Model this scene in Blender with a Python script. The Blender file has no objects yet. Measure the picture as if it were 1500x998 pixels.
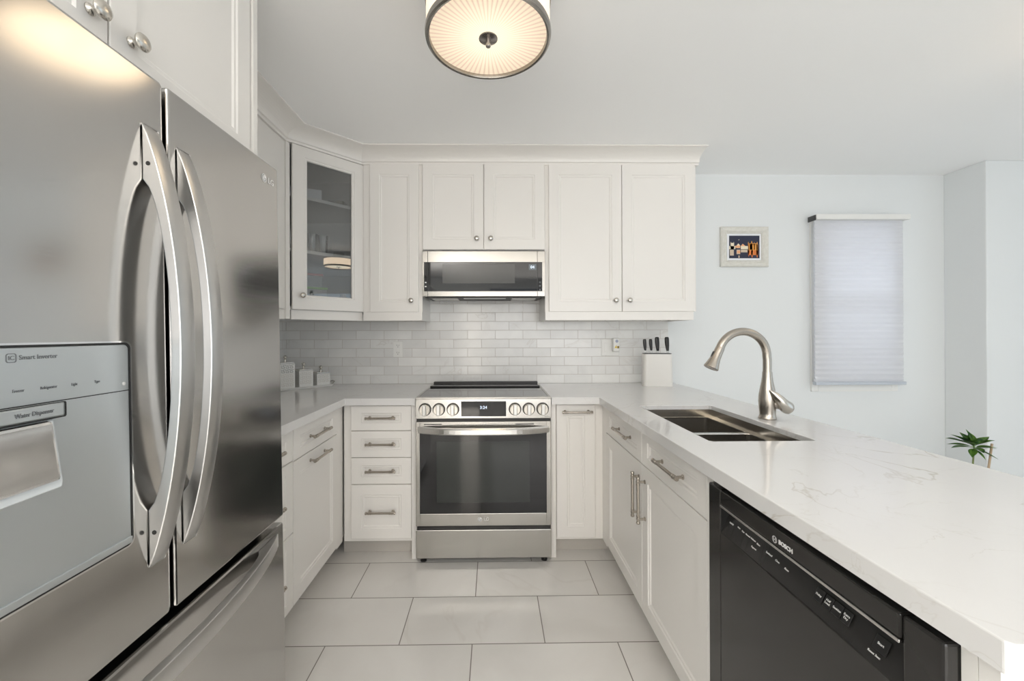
import bpy, bmesh, math, random
from mathutils import Vector, Matrix
random.seed(7)
PI = math.pi
C = bpy.context.scene.collection
sc = bpy.context.scene

# ---------------------------------------------------------------- camera
F, YAW, PIT, ROL, CX, CY, H = 592.3468, 0.0145, 0.0023, -0.0029, 732.05, 487.90, 1.2958
cy_, sy_ = math.cos(YAW), math.sin(YAW)
cp_, sp_ = math.cos(PIT), math.sin(PIT)
rx = Vector((cy_, -sy_, 0)); fy = Vector((sy_, cy_, 0)); uz = Vector((0, 0, 1))
fw = fy*cp_ + uz*sp_; up = uz*cp_ - fy*sp_
cr, sr = math.cos(ROL), math.sin(ROL)
camX = rx*cr + up*sr; camY = up*cr - rx*sr; camZ = -fw
cam = bpy.data.objects.new('camera', bpy.data.cameras.new('camera'))
C.objects.link(cam)
M = Matrix((camX, camY, camZ)).transposed().to_4x4(); M.translation = Vector((0, 0, H))
cam.matrix_world = M
cam.data.sensor_width = 36; cam.data.sensor_fit = 'HORIZONTAL'
cam.data.lens = 36*F/1500
cam.data.shift_x = (750-CX)/1500
cam.data.shift_y = (CY-499)/1500
cam.data.clip_start = 0.02
sc.camera = cam

# ---------------------------------------------------------------- light and exposure
sc.view_settings.view_transform = 'Standard'
sc.view_settings.look = 'None'
sc.view_settings.gamma = 1.0
sc.view_settings.use_curve_mapping = False
sc.view_settings.exposure = 0.08
sc.cycles.max_bounces = 10
sc.cycles.diffuse_bounces = 7
sc.cycles.glossy_bounces = 5
sc.cycles.transmission_bounces = 8
sc.cycles.transparent_max_bounces = 12
sc.cycles.sample_clamp_indirect = 6.0
sc.cycles.caustics_reflective = False
sc.cycles.caustics_refractive = False
world = bpy.data.worlds.new('sky'); sc.world = world; world.use_nodes = True
bg = world.node_tree.nodes['Background']
bg.inputs[0].default_value = (0.80, 0.90, 1.0, 1); bg.inputs[1].default_value = 0.65


def area(name, loc, target, sx, sy, power, col):
    l = bpy.data.lights.new(name, 'AREA'); l.shape = 'RECTANGLE'; l.size = sx; l.size_y = sy
    l.energy = power; l.color = col
    o = bpy.data.objects.new(name, l); C.objects.link(o); o.location = loc
    d = Vector(target)-Vector(loc)
    o.rotation_euler = d.to_track_quat('-Z', 'Y').to_euler()
    return o


# daylight entering by the patio door on the dining side, and by the windows behind
area('patio_daylight', (4.70, -0.2, 1.15), (1.5, -0.2, 2.0), 3.0, 2.1, 11, (0.76, 0.90, 1.0))
area('living_daylight', (1.15, -3.12, 1.45), (1.0, 0, 2.45), 2.4, 1.5, 42, (1.0, 0.975, 0.955))
area('dining_window_daylight', (2.72, 3.45, 1.60), (2.66, 2.9, 1.50), 0.5, 0.9, 9, (0.90, 0.93, 1.0))
area('hall_daylight', (-0.46, -3.13, 1.12), (-0.46, 0, 1.12), 0.34, 2.0, 20, (1.0, 0.91, 0.80))
# added soft overhead fill behind the camera, not a fixture of the room
area('rear_overhead_fill', (0.2, -1.5, 2.40), (0.2, -1.5, 0), 1.8, 2.6, 18, (1.0, 0.92, 0.82))


area('ceiling_bounce_fill', (-0.9, -1.6, 1.75), (-0.9, -1.6, 3), 0.5, 0.5, 48, (1.0, 0.95, 0.89))  # added upward fill that brightens the ceiling, no lamp stands here


# ---------------------------------------------------------------- materials
def mat(name, col=(.8, .8, .8), rough=.5, metal=0., **kw):
    m = bpy.data.materials.new(name); m.use_nodes = True
    b = m.node_tree.nodes['Principled BSDF']
    b.inputs['Base Color'].default_value = (*col, 1)
    b.inputs['Roughness'].default_value = rough
    b.inputs['Metallic'].default_value = metal
    for k, v in kw.items():
        b.inputs[k.replace('_', ' ')].default_value = v
    return m


def N(m, t, **kw):
    n = m.node_tree.nodes.new(t)
    for k, v in kw.items():
        if k.startswith('i_'): n.inputs[k[2:].replace('_', ' ')].default_value = v
        else: setattr(n, k, v)
    return n


def L(m, a, b): m.node_tree.links.new(a, b)


def bsdf(m): return m.node_tree.nodes['Principled BSDF']


def math_node(m, op, a=None, b=None, clamp=False):
    n = N(m, 'ShaderNodeMath', operation=op); n.use_clamp = clamp
    for i, v in enumerate((a, b)):
        if v is None: continue
        if isinstance(v, (int, float)): n.inputs[i].default_value = v
        else: L(m, v, n.inputs[i])
    return n.outputs[0]


def mixcol(m, fac, a, b):
    n = N(m, 'ShaderNodeMix', data_type='RGBA')
    L(m, fac, n.inputs[0]) if not isinstance(fac, (int, float)) else setattr(n.inputs[0], 'default_value', fac)
    for i, v in ((6, a), (7, b)):
        if isinstance(v, tuple): n.inputs[i].default_value = (*v, 1)
        else: L(m, v, n.inputs[i])
    return n.outputs[2]


def stainless(name, col, rough, aniso=.7, streak=1.0, rot=0.0):
    m = mat(name, col, rough, 1.0)
    b = bsdf(m)
    tc = N(m, 'ShaderNodeTexCoord'); mp = N(m, 'ShaderNodeMapping'); mp.inputs['Scale'].default_value = (1.5, 1.5, 260)
    L(m, tc.outputs['Object'], mp.inputs[0])
    nz = N(m, 'ShaderNodeTexNoise', i_Scale=1.0, i_Detail=3.0); L(m, mp.outputs[0], nz.inputs['Vector'])
    r = N(m, 'ShaderNodeMapRange'); L(m, nz.outputs[0], r.inputs[0])
    r.inputs[3].default_value = rough-.05*streak; r.inputs[4].default_value = rough+.05*streak
    L(m, r.outputs[0], b.inputs['Roughness'])
    if aniso:
        b.inputs['Anisotropic'].default_value = aniso
        tg = N(m, 'ShaderNodeTangent', direction_type='RADIAL', axis='Z'); L(m, tg.outputs[0], b.inputs['Tangent'])
        b.inputs['Anisotropic Rotation'].default_value = rot
    return m


STEEL = stainless('brushed_stainless', (.47, .455, .43), .24, .55, .25)
MICRO_STEEL = stainless('microwave_stainless', (.37, .355, .33), .20, .35, .25)
FRIDGE_STEEL = stainless('fridge_stainless', (.54, .53, .515), .15, .45, .4, .25)
HANDLE_STEEL = mat('handle_satin_steel', (.58, .575, .565), .32, 1.0)
DISP_STEEL = mat('dispenser_silver', (.60, .635, .65), .33, .85)
SINK_STEEL = stainless('sink_stainless', (.42, .40, .37), .30, .3)
NICKEL = mat('brushed_nickel', (.46, .42, .37), .27, 1.0)
KNOB_NICKEL = mat('knob_nickel', (.62, .59, .54), .22, 1.0)
CHROME = mat('polished_chrome', (.8, .8, .8), .08, 1.0)
BLACK = mat('black_plastic', (.012, .012, .012), .35)
BLACK_GLOSS = mat('gloss_black_enamel', (.022, .021, .020), .14)
BLACK_GLASS = mat('black_glass', (.010, .010, .011), .04)
OVEN_WINDOW = mat('oven_window_glass', (.022, .026, .024), .05)
COOK_GLASS = mat('cooktop_glass', (.02, .02, .02), .05, **{'IOR': 2.1})
MICRO_WINDOW = mat('microwave_window', (.055, .055, .052), .12)
DARK_GREY = mat('dark_grey', (.06, .06, .06), .5)
PRINT_GREY = mat('grey_print', (.16, .17, .18), .5)
PRINT_WHITE = mat('white_print', (.75, .75, .74), .5)
CAB = mat('cabinet_paint', (.835, .815, .785), .30)
CAB_IN = mat('cabinet_interior', (.62, .62, .61), .6)
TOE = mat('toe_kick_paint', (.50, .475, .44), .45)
WHITE_PLASTIC = mat('white_plastic', (.80, .80, .78), .35)
DARK_SLOT = mat('dark_slot', (.05, .05, .05), .6)
WALL = mat('wall_paint', (.76, .785, .795), .75)
CEIL = mat('ceiling_paint', (.93, .935, .935), .85)


def glow(name, col, strength):
    m = mat(name, (0, 0, 0), .5)
    b = bsdf(m); b.inputs['Emission Color'].default_value = (*col, 1); b.inputs['Emission Strength'].default_value = strength
    return m


CLOCK = glow('clock_digits', (.75, .85, 1.0), 1.6)


def pos(m, scale=None, loc=None):
    g = N(m, 'ShaderNodeNewGeometry')
    if scale is None and loc is None: return g.outputs['Position']
    mp = N(m, 'ShaderNodeMapping', vector_type='POINT'); L(m, g.outputs['Position'], mp.inputs[0])
    if scale: mp.inputs['Scale'].default_value = scale
    if loc: mp.inputs['Location'].default_value = loc
    return mp.outputs[0]


def vein(m, vec, scale, width, distort=1.2):
    """thin mineral veins: where a warped noise crosses its middle"""
    nz = N(m, 'ShaderNodeTexNoise', i_Scale=scale, i_Detail=5.0, i_Roughness=.55, i_Distortion=distort); L(m, vec, nz.inputs['Vector'])
    d = math_node(m, 'ABSOLUTE', math_node(m, 'SUBTRACT', nz.outputs[0], .5))
    r = N(m, 'ShaderNodeMapRange', interpolation_type='SMOOTHSTEP'); L(m, d, r.inputs[0])
    r.inputs[1].default_value = 0; r.inputs[2].default_value = width; r.inputs[3].default_value = 1; r.inputs[4].default_value = 0
    n2 = N(m, 'ShaderNodeTexNoise', i_Scale=scale*.9, i_Detail=2.0); L(m, vec, n2.inputs['Vector'])
    r2 = N(m, 'ShaderNodeMapRange'); L(m, n2.outputs[0], r2.inputs[0]); r2.inputs[1].default_value = .47; r2.inputs[2].default_value = .68
    return math_node(m, 'MULTIPLY', r.outputs[0], r2.outputs[0])


def make_quartz():
    m = mat('veined_white_quartz', (.8, .8, .8), .09)
    v = pos(m, (1.0, .55, 1.0), (3.1, .4, 0))
    ve = vein(m, v, 2.6, .012, 1.6)
    ve2 = vein(m, pos(m, (.8, 1.2, 1.), (1.3, 7.7, 2.)), 5.5, .010, .8)
    t = math_node(m, 'ADD', ve, math_node(m, 'MULTIPLY', ve2, .45), True)
    soft = N(m, 'ShaderNodeTexNoise', i_Scale=3.0, i_Detail=4.0); L(m, v, soft.inputs['Vector'])
    base = mixcol(m, soft.outputs[0], (.70, .695, .69), (.76, .755, .75))
    L(m, mixcol(m, math_node(m, 'MULTIPLY', t, .55), base, (.42, .37, .30)), bsdf(m).inputs['Base Color'])
    return m


QUARTZ = make_quartz()


def brick_mat(name, vec_from, w, h, mortar, c1, c2, grout, rough, bump, veins=None):
    m = mat(name, c1, rough)
    b = N(m, 'ShaderNodeTexBrick'); b.offset = .5; b.offset_frequency = 2; b.squash = 1.0
    b.inputs['Scale'].default_value = 1.0; b.inputs['Brick Width'].default_value = w; b.inputs['Row Height'].default_value = h
    b.inputs['Mortar Size'].default_value = mortar; b.inputs['Mortar Smooth'].default_value = .1; b.inputs['Bias'].default_value = 0
    b.inputs['Color1'].default_value = (0, 0, 0, 1); b.inputs['Color2'].default_value = (1, 1, 1, 1); b.inputs['Mortar'].default_value = (.5, .5, .5, 1)
    vec = vec_from(m); L(m, vec, b.inputs['Vector'])
    # every tile reads its own piece of the marble
    sep = N(m, 'ShaderNodeSeparateColor'); L(m, b.outputs['Color'], sep.inputs[0])
    off = N(m, 'ShaderNodeCombineXYZ'); L(m, math_node(m, 'MULTIPLY', sep.outputs[0], 9.0), off.inputs[0]); L(m, math_node(m, 'MULTIPLY', sep.outputs[0], 5.0), off.inputs[2])
    add = N(m, 'ShaderNodeVectorMath', operation='ADD'); L(m, vec, add.inputs[0]); L(m, off.outputs[0], add.inputs[1])
    nz = N(m, 'ShaderNodeTexNoise', i_Scale=veins[0], i_Detail=5.0, i_Distortion=.8); L(m, add.outputs[0], nz.inputs['Vector'])
    rr = N(m, 'ShaderNodeMapRange'); L(m, nz.outputs[0], rr.inputs[0]); rr.inputs[1].default_value = .3; rr.inputs[2].default_value = .7
    base = mixcol(m, rr.outputs[0], c1, c2)
    tone = N(m, 'ShaderNodeMapRange'); L(m, sep.outputs[0], tone.inputs[0]); tone.inputs[3].default_value = veins[3]; tone.inputs[4].default_value = 1.0
    mul = N(m, 'ShaderNodeVectorMath', operation='SCALE'); L(m, base, mul.inputs[0]); L(m, tone.outputs[0], mul.inputs['Scale'])
    ve = vein(m, add.outputs[0], veins[1], .018, 1.3)
    base2 = mixcol(m, math_node(m, 'MULTIPLY', ve, veins[2]), mul.outputs[0], (.50, .45, .40))
    L(m, mixcol(m, b.outputs['Fac'], base2, grout), bsdf(m).inputs['Base Color'])
    inv = math_node(m, 'SUBTRACT', 1.0, b.outputs['Fac'])
    nb = N(m, 'ShaderNodeTexNoise', i_Scale=9.0, i_Detail=1.0); L(m, add.outputs[0], nb.inputs['Vector'])
    hh = math_node(m, 'ADD', inv, math_node(m, 'MULTIPLY', nb.outputs[0], bump[1]))
    bp = N(m, 'ShaderNodeBump', i_Strength=bump[0], i_Distance=.002); L(m, hh, bp.inputs['Height']); L(m, bp.outputs[0], bsdf(m).inputs['Normal'])
    L(m, math_node(m, 'ADD', math_node(m, 'MULTIPLY', b.outputs['Fac'], .5), rough), bsdf(m).inputs['Roughness'])
    return m


FLOOR = brick_mat('marble_floor_tile', lambda m: pos(m, None, (.0945+6.1, -1.693+6.1, 0)), .61, .305, .0022,
                  (.84, .825, .80), (.73, .71, .68), (.20, .185, .165), .13, (.25, .15), (1.6, 1.0, .20, .93))


def wall_vec(axis):
    def f(m):
        g = N(m, 'ShaderNodeNewGeometry'); s = N(m, 'ShaderNodeSeparateXYZ'); L(m, g.outputs['Position'], s.inputs[0])
        c = N(m, 'ShaderNodeCombineXYZ')
        a = math_node(m, 'ADD', s.outputs[axis], .0765+.10175+6.12 if axis == 0 else 6.12)
        L(m, a, c.inputs[0]); L(m, math_node(m, 'ADD', s.outputs[2], -.931+.0652*12), c.inputs[1])
        return c.outputs[0]
    return f


SPLASH = brick_mat('marble_subway_tile', wall_vec(0), .2035, .0652, .0016, (.86, .86, .845), (.78, .78, .77), (.56, .53, .50), .16, (.5, .5), (5., 2.2, .25, .90))
SPLASH_L = brick_mat('marble_subway_tile_left', wall_vec(1), .2035, .0652, .0016, (.86, .86, .845), (.78, .78, .77), (.56, .53, .50), .16, (.5, .5), (5., 2.2, .25, .90))


def thin_glass(name, tint, rough=.02, ior=1.5, refl=1.0):
    m = bpy.data.materials.new(name); m.use_nodes = True; nt = m.node_tree; nt.nodes.clear()
    o = nt.nodes.new('ShaderNodeOutputMaterial'); mx = nt.nodes.new('ShaderNodeMixShader')
    t = nt.nodes.new('ShaderNodeBsdfTransparent'); t.inputs[0].default_value = (*tint, 1)
    g = nt.nodes.new('ShaderNodeBsdfGlossy'); g.inputs['Roughness'].default_value = rough; g.inputs[0].default_value = (refl, refl, refl, 1)
    f = nt.nodes.new('ShaderNodeFresnel'); f.inputs[0].default_value = ior
    nt.links.new(f.outputs[0], mx.inputs[0]); nt.links.new(t.outputs[0], mx.inputs[1]); nt.links.new(g.outputs[0], mx.inputs[2]); nt.links.new(mx.outputs[0], o.inputs[0])
    return m


PANE = thin_glass('tinted_cabinet_glass', (.84, .85, .85), .01, 1.85)
CLEAR = thin_glass('clear_glass', (.93, .95, .96), .02, 1.6)
WINDOW_GLASS = thin_glass('window_glass', (.95, .97, .98), .0, 1.5)


def blind_material():
    m = bpy.data.materials.new('cellular_shade_fabric'); m.use_nodes = True; nt = m.node_tree; nt.nodes.clear()
    o = nt.nodes.new('ShaderNodeOutputMaterial'); mx = nt.nodes.new('ShaderNodeMixShader'); mx.inputs[0].default_value = .34
    d = nt.nodes.new('ShaderNodeBsdfDiffuse'); d.inputs[0].default_value = (.80, .81, .84, 1)
    t = nt.nodes.new('ShaderNodeBsdfTranslucent'); t.inputs[0].default_value = (.82, .83, .86, 1)
    nt.links.new(d.outputs[0], mx.inputs[1]); nt.links.new(t.outputs[0], mx.inputs[2]); nt.links.new(mx.outputs[0], o.inputs[0])
    return m


BLIND = blind_material()


# ---------------------------------------------------------------- mesh helpers
ORIGIN = {}


def B(): return bmesh.new()


def quad(bm, pts): return bm.faces.new([bm.verts.new(p) for p in pts])


def box(bm, x0, x1, y0, y1, z0, z1, bev=0.0, seg=2):
    t = bmesh.new()
    bmesh.ops.create_cube(t, size=1.0, matrix=Matrix.Translation(((x0+x1)/2, (y0+y1)/2, (z0+z1)/2)) @ Matrix.Diagonal((abs(x1-x0), abs(y1-y0), abs(z1-z0), 1)))
    if bev > 0:
        bmesh.ops.bevel(t, geom=t.edges[:], offset=min(bev, .49*min(abs(x1-x0), abs(y1-y0), abs(z1-z0))), segments=seg, profile=.5, affect='EDGES')
    merge(bm, t)


def merge(bm, t, M=None):
    if M is not None: bmesh.ops.transform(t, matrix=M, verts=t.verts)
    me = bpy.data.meshes.new('tmp'); t.to_mesh(me); t.free(); bm.from_mesh(me); bpy.data.meshes.remove(me)


def basis(o, u, v, n):
    m = Matrix((Vector(u), Vector(v), Vector(n))).transposed().to_4x4(); m.translation = Vector(o); return m


def sharp(t):
    bmesh.ops.recalc_face_normals(t, faces=t.faces)
    for e in t.edges:
        if len(e.link_faces) == 2 and e.calc_face_angle(0) > .55: e.smooth = False


def lathe(bm, prof, M, seg=28, smooth=True):
    """profile of (radius, height) turned about local z"""
    t = bmesh.new(); rings = []
    for r, z in prof:
        if r < 1e-6: rings.append([t.verts.new((0, 0, z))])
        else: rings.append([t.verts.new((r*math.cos(2*PI*k/seg), r*math.sin(2*PI*k/seg), z)) for k in range(seg)])
    for a, b in zip(rings, rings[1:]):
        for k in range(seg):
            k2 = (k+1) % seg
            if len(a) == 1 and len(b) == 1: continue
            if len(a) == 1: f = t.faces.new((a[0], b[k2], b[k]))
            elif len(b) == 1: f = t.faces.new((a[k], a[k2], b[0]))
            else: f = t.faces.new((a[k], a[k2], b[k2], b[k]))
            f.smooth = smooth
    if prof[0] != prof[-1]:
        if len(rings[0]) > 1: t.faces.new(list(reversed(rings[0])))
        if len(rings[-1]) > 1: t.faces.new(rings[-1])
    else: bmesh.ops.remove_doubles(t, verts=t.verts, dist=1e-5)
    sharp(t)
    merge(bm, t, M)


def zto(d, o=(0, 0, 0)):
    m = Vector(d).normalized().to_track_quat('Z', 'Y').to_matrix().to_4x4(); m.translation = Vector(o); return m


def tube(bm, pts, radii, seg=20, cap=True):
    pts = [Vector(p) for p in pts]
    if isinstance(radii, (int, float)): radii = [radii]*len(pts)
    t = bmesh.new(); rings = []; ref = None
    for i, p in enumerate(pts):
        d = (pts[min(i+1, len(pts)-1)]-pts[max(i-1, 0)]).normalized()
        if ref is None: ref = d.orthogonal().normalized()
        ref = (ref-d*ref.dot(d)).normalized(); b = d.cross(ref)
        rings.append([t.verts.new(p+(ref*math.cos(2*PI*k/seg)+b*math.sin(2*PI*k/seg))*radii[i]) for k in range(seg)])
    for a, b in zip(rings, rings[1:]):
        for k in range(seg):
            t.faces.new((a[k], a[(k+1) % seg], b[(k+1) % seg], b[k])).smooth = True
    if cap: t.faces.new(list(reversed(rings[0]))); t.faces.new(rings[-1])
    sharp(t)
    merge(bm, t)


def prism(bm, poly, M, depth, bev=0.0, seg=2):
    """2-D polygon in local xy, extruded along local z by depth"""
    t = bmesh.new()
    a = [t.verts.new((x, y, 0)) for x, y in poly]; b = [t.verts.new((x, y, depth)) for x, y in poly]
    n = len(poly)
    t.faces.new(list(reversed(a))); t.faces.new(b)
    for k in range(n): t.faces.new((a[k], a[(k+1) % n], b[(k+1) % n], b[k]))
    bmesh.ops.recalc_face_normals(t, faces=t.faces)
    if bev:
        ed = [e for e in t.edges if len(e.link_faces) == 2 and e.calc_face_angle(0) > .5]
        bmesh.ops.bevel(t, geom=ed, offset=bev, segments=seg, profile=.5, affect='EDGES')
    merge(bm, t, M)


def sweep(bm, path, prof, closed_prof=True):
    """profile (outward offset, z) mitred along a plan path of (x, y); outward is to the right of travel"""
    t = bmesh.new(); P = [Vector((x, y)) for x, y in path]; rings = []
    for i, p in enumerate(P):
        nr = []
        for a, b in ((i-1, i), (i, i+1)):
            if a >= 0 and b < len(P):
                d = (P[b]-P[a]).normalized(); nr.append(Vector((d.y, -d.x)))
        n = nr[0] if len(nr) == 1 else (nr[0]+nr[1])/(1+nr[0].dot(nr[1]))
        rings.append([t.verts.new((p.x+n.x*o, p.y+n.y*o, z)) for o, z in prof])
    k = len(prof)
    for a, b in zip(rings, rings[1:]):
        for j in range(k if closed_prof else k-1):
            t.faces.new((a[j], b[j], b[(j+1) % k], a[(j+1) % k]))
    if closed_prof: t.faces.new(rings[0]); t.faces.new(list(reversed(rings[-1])))
    bmesh.ops.recalc_face_normals(t, faces=t.faces)
    merge(bm, t)


def obj(name, bm, material, parent=None, label=None):
    me = bpy.data.meshes.new(name)
    bmesh.ops.recalc_face_normals(bm, faces=bm.faces)
    off = ORIGIN.get(parent.name, Vector()) if parent else Vector()
    if off.length: bmesh.ops.translate(bm, vec=-off, verts=bm.verts)
    bm.to_mesh(me); bm.free()
    o = bpy.data.objects.new(name, me); C.objects.link(o)
    if material: me.materials.append(material)
    if parent: o.parent = parent; ORIGIN[o.name] = off
    if label: o['label'] = label
    return o


def thing(name, label, cat, loc=(0, 0, 0), group=None):
    o = bpy.data.objects.new(name, None); C.objects.link(o); o.location = loc; o.empty_display_size = .1
    o['label'] = label; o['category'] = cat
    if group: o['group'] = group
    ORIGIN[o.name] = Vector(loc)
    return o


def tag(o, label, cat, group=None):
    o['label'] = label; o['category'] = cat
    if group: o['group'] = group
    return o


def struct(name, bm, m):
    o = obj(name, bm, m); o['kind'] = 'structure'; return o


def bx(name, x0, x1, y0, y1, z0, z1, m, parent=None, bev=0.0, label=None):
    bm = B(); box(bm, x0, x1, y0, y1, z0, z1, bev); return obj(name, bm, m, parent, label)


def text(name, s, size, o, u, v, n, m, parent, align='CENTER', depth=.0004, bold=0.0, xs=1.0):
    cu = bpy.data.curves.new('tmp', 'FONT'); cu.body = s; cu.size = size; cu.align_x = align; cu.align_y = 'CENTER'
    cu.extrude = depth; cu.offset = bold; cu.resolution_u = 3
    to = bpy.data.objects.new('tmp', cu); C.objects.link(to)
    dg = bpy.context.evaluated_depsgraph_get(); me = bpy.data.meshes.new_from_object(to.evaluated_get(dg))
    bpy.data.objects.remove(to); bpy.data.curves.remove(cu)
    t = bmesh.new(); t.from_mesh(me); bpy.data.meshes.remove(me)
    bmesh.ops.transform(t, matrix=basis(o, Vector(u)*xs, v, n), verts=t.verts)
    me2 = bmesh.new(); merge(me2, t)
    ob = obj(name, me2, m, parent)
    return ob


X, Y, Z = Vector((1, 0, 0)), Vector((0, 1, 0)), Vector((0, 0, 1))


# cabinet front: frame, double bead and flat centre panel in one mesh
def front_mesh(o, u, v, n, w, h, t=.02, fx=.062, fz=.062, plain=False):
    M = basis(o, u, v, n); bm = bmesh.new()
    e = .0018
    rings = [((0, 0), 0), ((0, 0), t-e), ((e, e), t)]
    if not plain:
        rings += [((fx, fz), t), ((fx+.004, fz+.004), t-.004), ((fx+.012, fz+.012), t-.004), ((fx+.017, fz+.017), t-.0085), ((fx+.022, fz+.022), t-.0085)]
    rv = []
    for (a, b), z in rings:
        rv.append([bm.verts.new(p) for p in ((a, b, z), (w-a, b, z), (w-a, h-b, z), (a, h-b, z))])
    for r0, r1 in zip(rv, rv[1:]):
        for k in range(4): bm.faces.new((r0[k], r0[(k+1) % 4], r1[(k+1) % 4], r1[k]))
    bm.faces.new(rv[-1]); bm.faces.new(list(reversed(rv[0])))
    bmesh.ops.transform(bm, matrix=M, verts=bm.verts)
    return bm


def front(name, parent, o, u, n, w, h, **kw):
    return obj(name, front_mesh(o, u, Z, n, w, h, **kw), CAB, parent)


def pull(parent, c, ax, n, length=.175, m=None):
    """bar pull with ringed posts; c is on the door face"""
    bm = B(); c = Vector(c); ax = Vector(ax).normalized(); n = Vector(n).normalized(); so = .030
    hl = length/2
    mid = c+n*so
    prof = [(0, -hl), (.0068, -hl), (.0080, -hl+.002), (.0080, -hl+.007), (.0066, -hl+.009), (.0066, -hl+.011), (.0066, -hl+.028), (.0078, -hl+.029), (.0078, -hl+.034), (.0064, -hl+.035)]
    prof = prof+[(r, -z) for r, z in reversed(prof)]
    lathe(bm, prof, zto(ax, mid), 16)
    for s in (-1, 1):
        p = c+ax*s*(hl-.020)
        lathe(bm, [(.0085, 0), (.0085, .003), (.0052, .006), (.0048, so-.004), (.0075, so-.004), (.0078, so+.003), (.005, so+.007), (0, so+.007)], zto(n, p), 16)
    return obj('pull_handle', bm, m or NICKEL, parent)


def knob(parent, c, n, s=1.0):
    bm = B()
    lathe(bm, [(.0095*s, 0), (.0095*s, .002*s), (.0065*s, .005*s), (.0052*s, .010*s), (.0056*s, .013*s), (.0120*s, .0165*s), (.0155*s, .020*s), (.0160*s, .0225*s), (.0135*s, .026*s), (.008*s, .0285*s), (0, .0295*s)], zto(n, c), 24)
    return obj('knob', bm, KNOB_NICKEL, parent)


# ---------------------------------------------------------------- room shell
XL, YW, ZC = -1.535, 2.985, 2.479      # left wall, back wall, ceiling
XJ, YJ = 3.38, 2.725                   # jog in the dining corner
XR, YR = 4.80, -3.20                   # dining side wall, wall behind the camera
bm = B(); box(bm, XL-.1, XR+.1, YR-.1, YW+.25, -.08, 0); struct('floor', bm, FLOOR)
bm = B(); box(bm, XL-.1, XR+.1, YR-.1, YW+.25, ZC, ZC+.08); struct('ceiling', bm, CEIL)
bm = B(); box(bm, XL-.1, XL, YR, YW, 0, ZC); struct('wall_left', bm, WALL)
# back wall around the dining window
WX0, WX1, WZ0, WZ1 = 2.405, 2.965, .945, 2.115
bm = B()
box(bm, XL-.1, WX0, YW, YW+.12, 0, ZC); box(bm, WX1, XJ+.12, YW, YW+.12, 0, ZC)
box(bm, WX0, WX1, YW, YW+.12, 0, WZ0); box(bm, WX0, WX1, YW, YW+.12, WZ1, ZC)
struct('wall_back', bm, WALL)
bm = B(); box(bm, XJ, XR+.1, YJ, YW, 0, ZC, .004); struct('wall_jog', bm, WALL)
# dining side wall with a wide patio opening, filled by a glazed door
bm = B()
box(bm, XR, XR+.1, YR, -1.75, 0, ZC); box(bm, XR, XR+.1, 1.35, YJ, 0, ZC); box(bm, XR, XR+.1, -1.75, 1.35, 2.2, ZC)
struct('wall_right', bm, WALL)
bm = B()
for y in (-1.75, -.24, 1.29): box(bm, XR+.01, XR+.07, y, y+.06, 0, 2.2)
box(bm, XR+.01, XR+.07, -1.75, 1.35, 0, .07); box(bm, XR+.01, XR+.07, -1.75, 1.35, 2.13, 2.2)
struct('door_1', bm, WHITE_PLASTIC)
# wall behind the camera: wide window and the narrow glazed hall door
bm = B()
box(bm, XL-.1, -.66, YR-.1, YR, 0, ZC); box(bm, -.26, -.08, YR-.1, YR, 0, ZC); box(bm, 2.38, XR, YR-.1, YR, 0, ZC)
box(bm, -.66, -.26, YR-.1, YR, 2.15, ZC); box(bm, -.08, 2.38, YR-.1, YR, 0, .65); box(bm, -.08, 2.38, YR-.1, YR, 2.25, ZC)
struct('wall_rear', bm, WALL)

# tiles between counter and wall cabinets
ZT = .931
bm = B(); box(bm, XL+.010, 1.289, YW-.010, YW, ZT+.0005, 1.66); struct('wall_backsplash', bm, SPLASH)
bm = B(); box(bm, XL, XL+.010, 1.325, YW-.010, ZT+.0005, 1.46); struct('wall_backsplash_left', bm, SPLASH_L)

# crown along the tops of the wall cabinets
UPX, UPY = -1.19, 2.65     # carcass fronts of the wall cabinets (left run x, back run y)
A0 = Vector((-1.178, 2.340)); A1 = Vector((-.850, 2.655))
prof = [(-.02, 2.402), (.010, 2.402), (.012, 2.414), (.022, 2.416), (.024, 2.424)]
for k in range(0, 11):
    a = k/10*PI/2
    prof.append((.128-.104*math.cos(a)+.0, 2.424+.046*math.sin(a)**1.15) if False else (.024+.104*(1-math.cos(a)), 2.424+.047*math.sin(a)))
prof += [(.137, 2.472), (.137, ZC-.0005), (-.02, ZC-.0005)]
bm = B(); sweep(bm, [(-1.19, 1.322), (-1.19, 2.325), (-.862, 2.650), (1.350, 2.650)], prof)
cr_ = struct('trim_1', bm, CAB); cr_['label'] = 'white coved crown moulding between wall cabinets and ceiling'

# ---------------------------------------------------------------- dining window and shade
bm = B()
w = .045
box(bm, WX0, WX1, YW+.03, YW+.08, WZ0, WZ0+w); box(bm, WX0, WX1, YW+.03, YW+.08, WZ1-w, WZ1)
box(bm, WX0, WX0+w, YW+.03, YW+.08, WZ0+w, WZ1-w); box(bm, WX1-w, WX1, YW+.03, YW+.08, WZ0+w, WZ1-w)
box(bm, WX0+w, WX1-w, YW+.035, YW+.075, 1.50, 1.54)
box(bm, WX0-.045, WX0+.003, YW-.014, YW+.03, WZ0-.085, WZ1+.03, .003); box(bm, WX1-.003, WX1+.045, YW-.014, YW+.03, WZ0-.085, WZ1+.03, .003)
box(bm, WX0+.003, WX1-.003, YW-.014, YW+.03, WZ1-.003, WZ1+.03); box(bm, WX0+.003, WX1-.003, YW-.014, YW+.03, WZ0-.085, WZ0+.003)
win = struct('window_1', bm, WHITE_PLASTIC)
bx('window_pane', WX0+w, WX1-w, YW+.052, YW+.058, WZ0+w, WZ1-w, WINDOW_GLASS, win)

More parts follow.
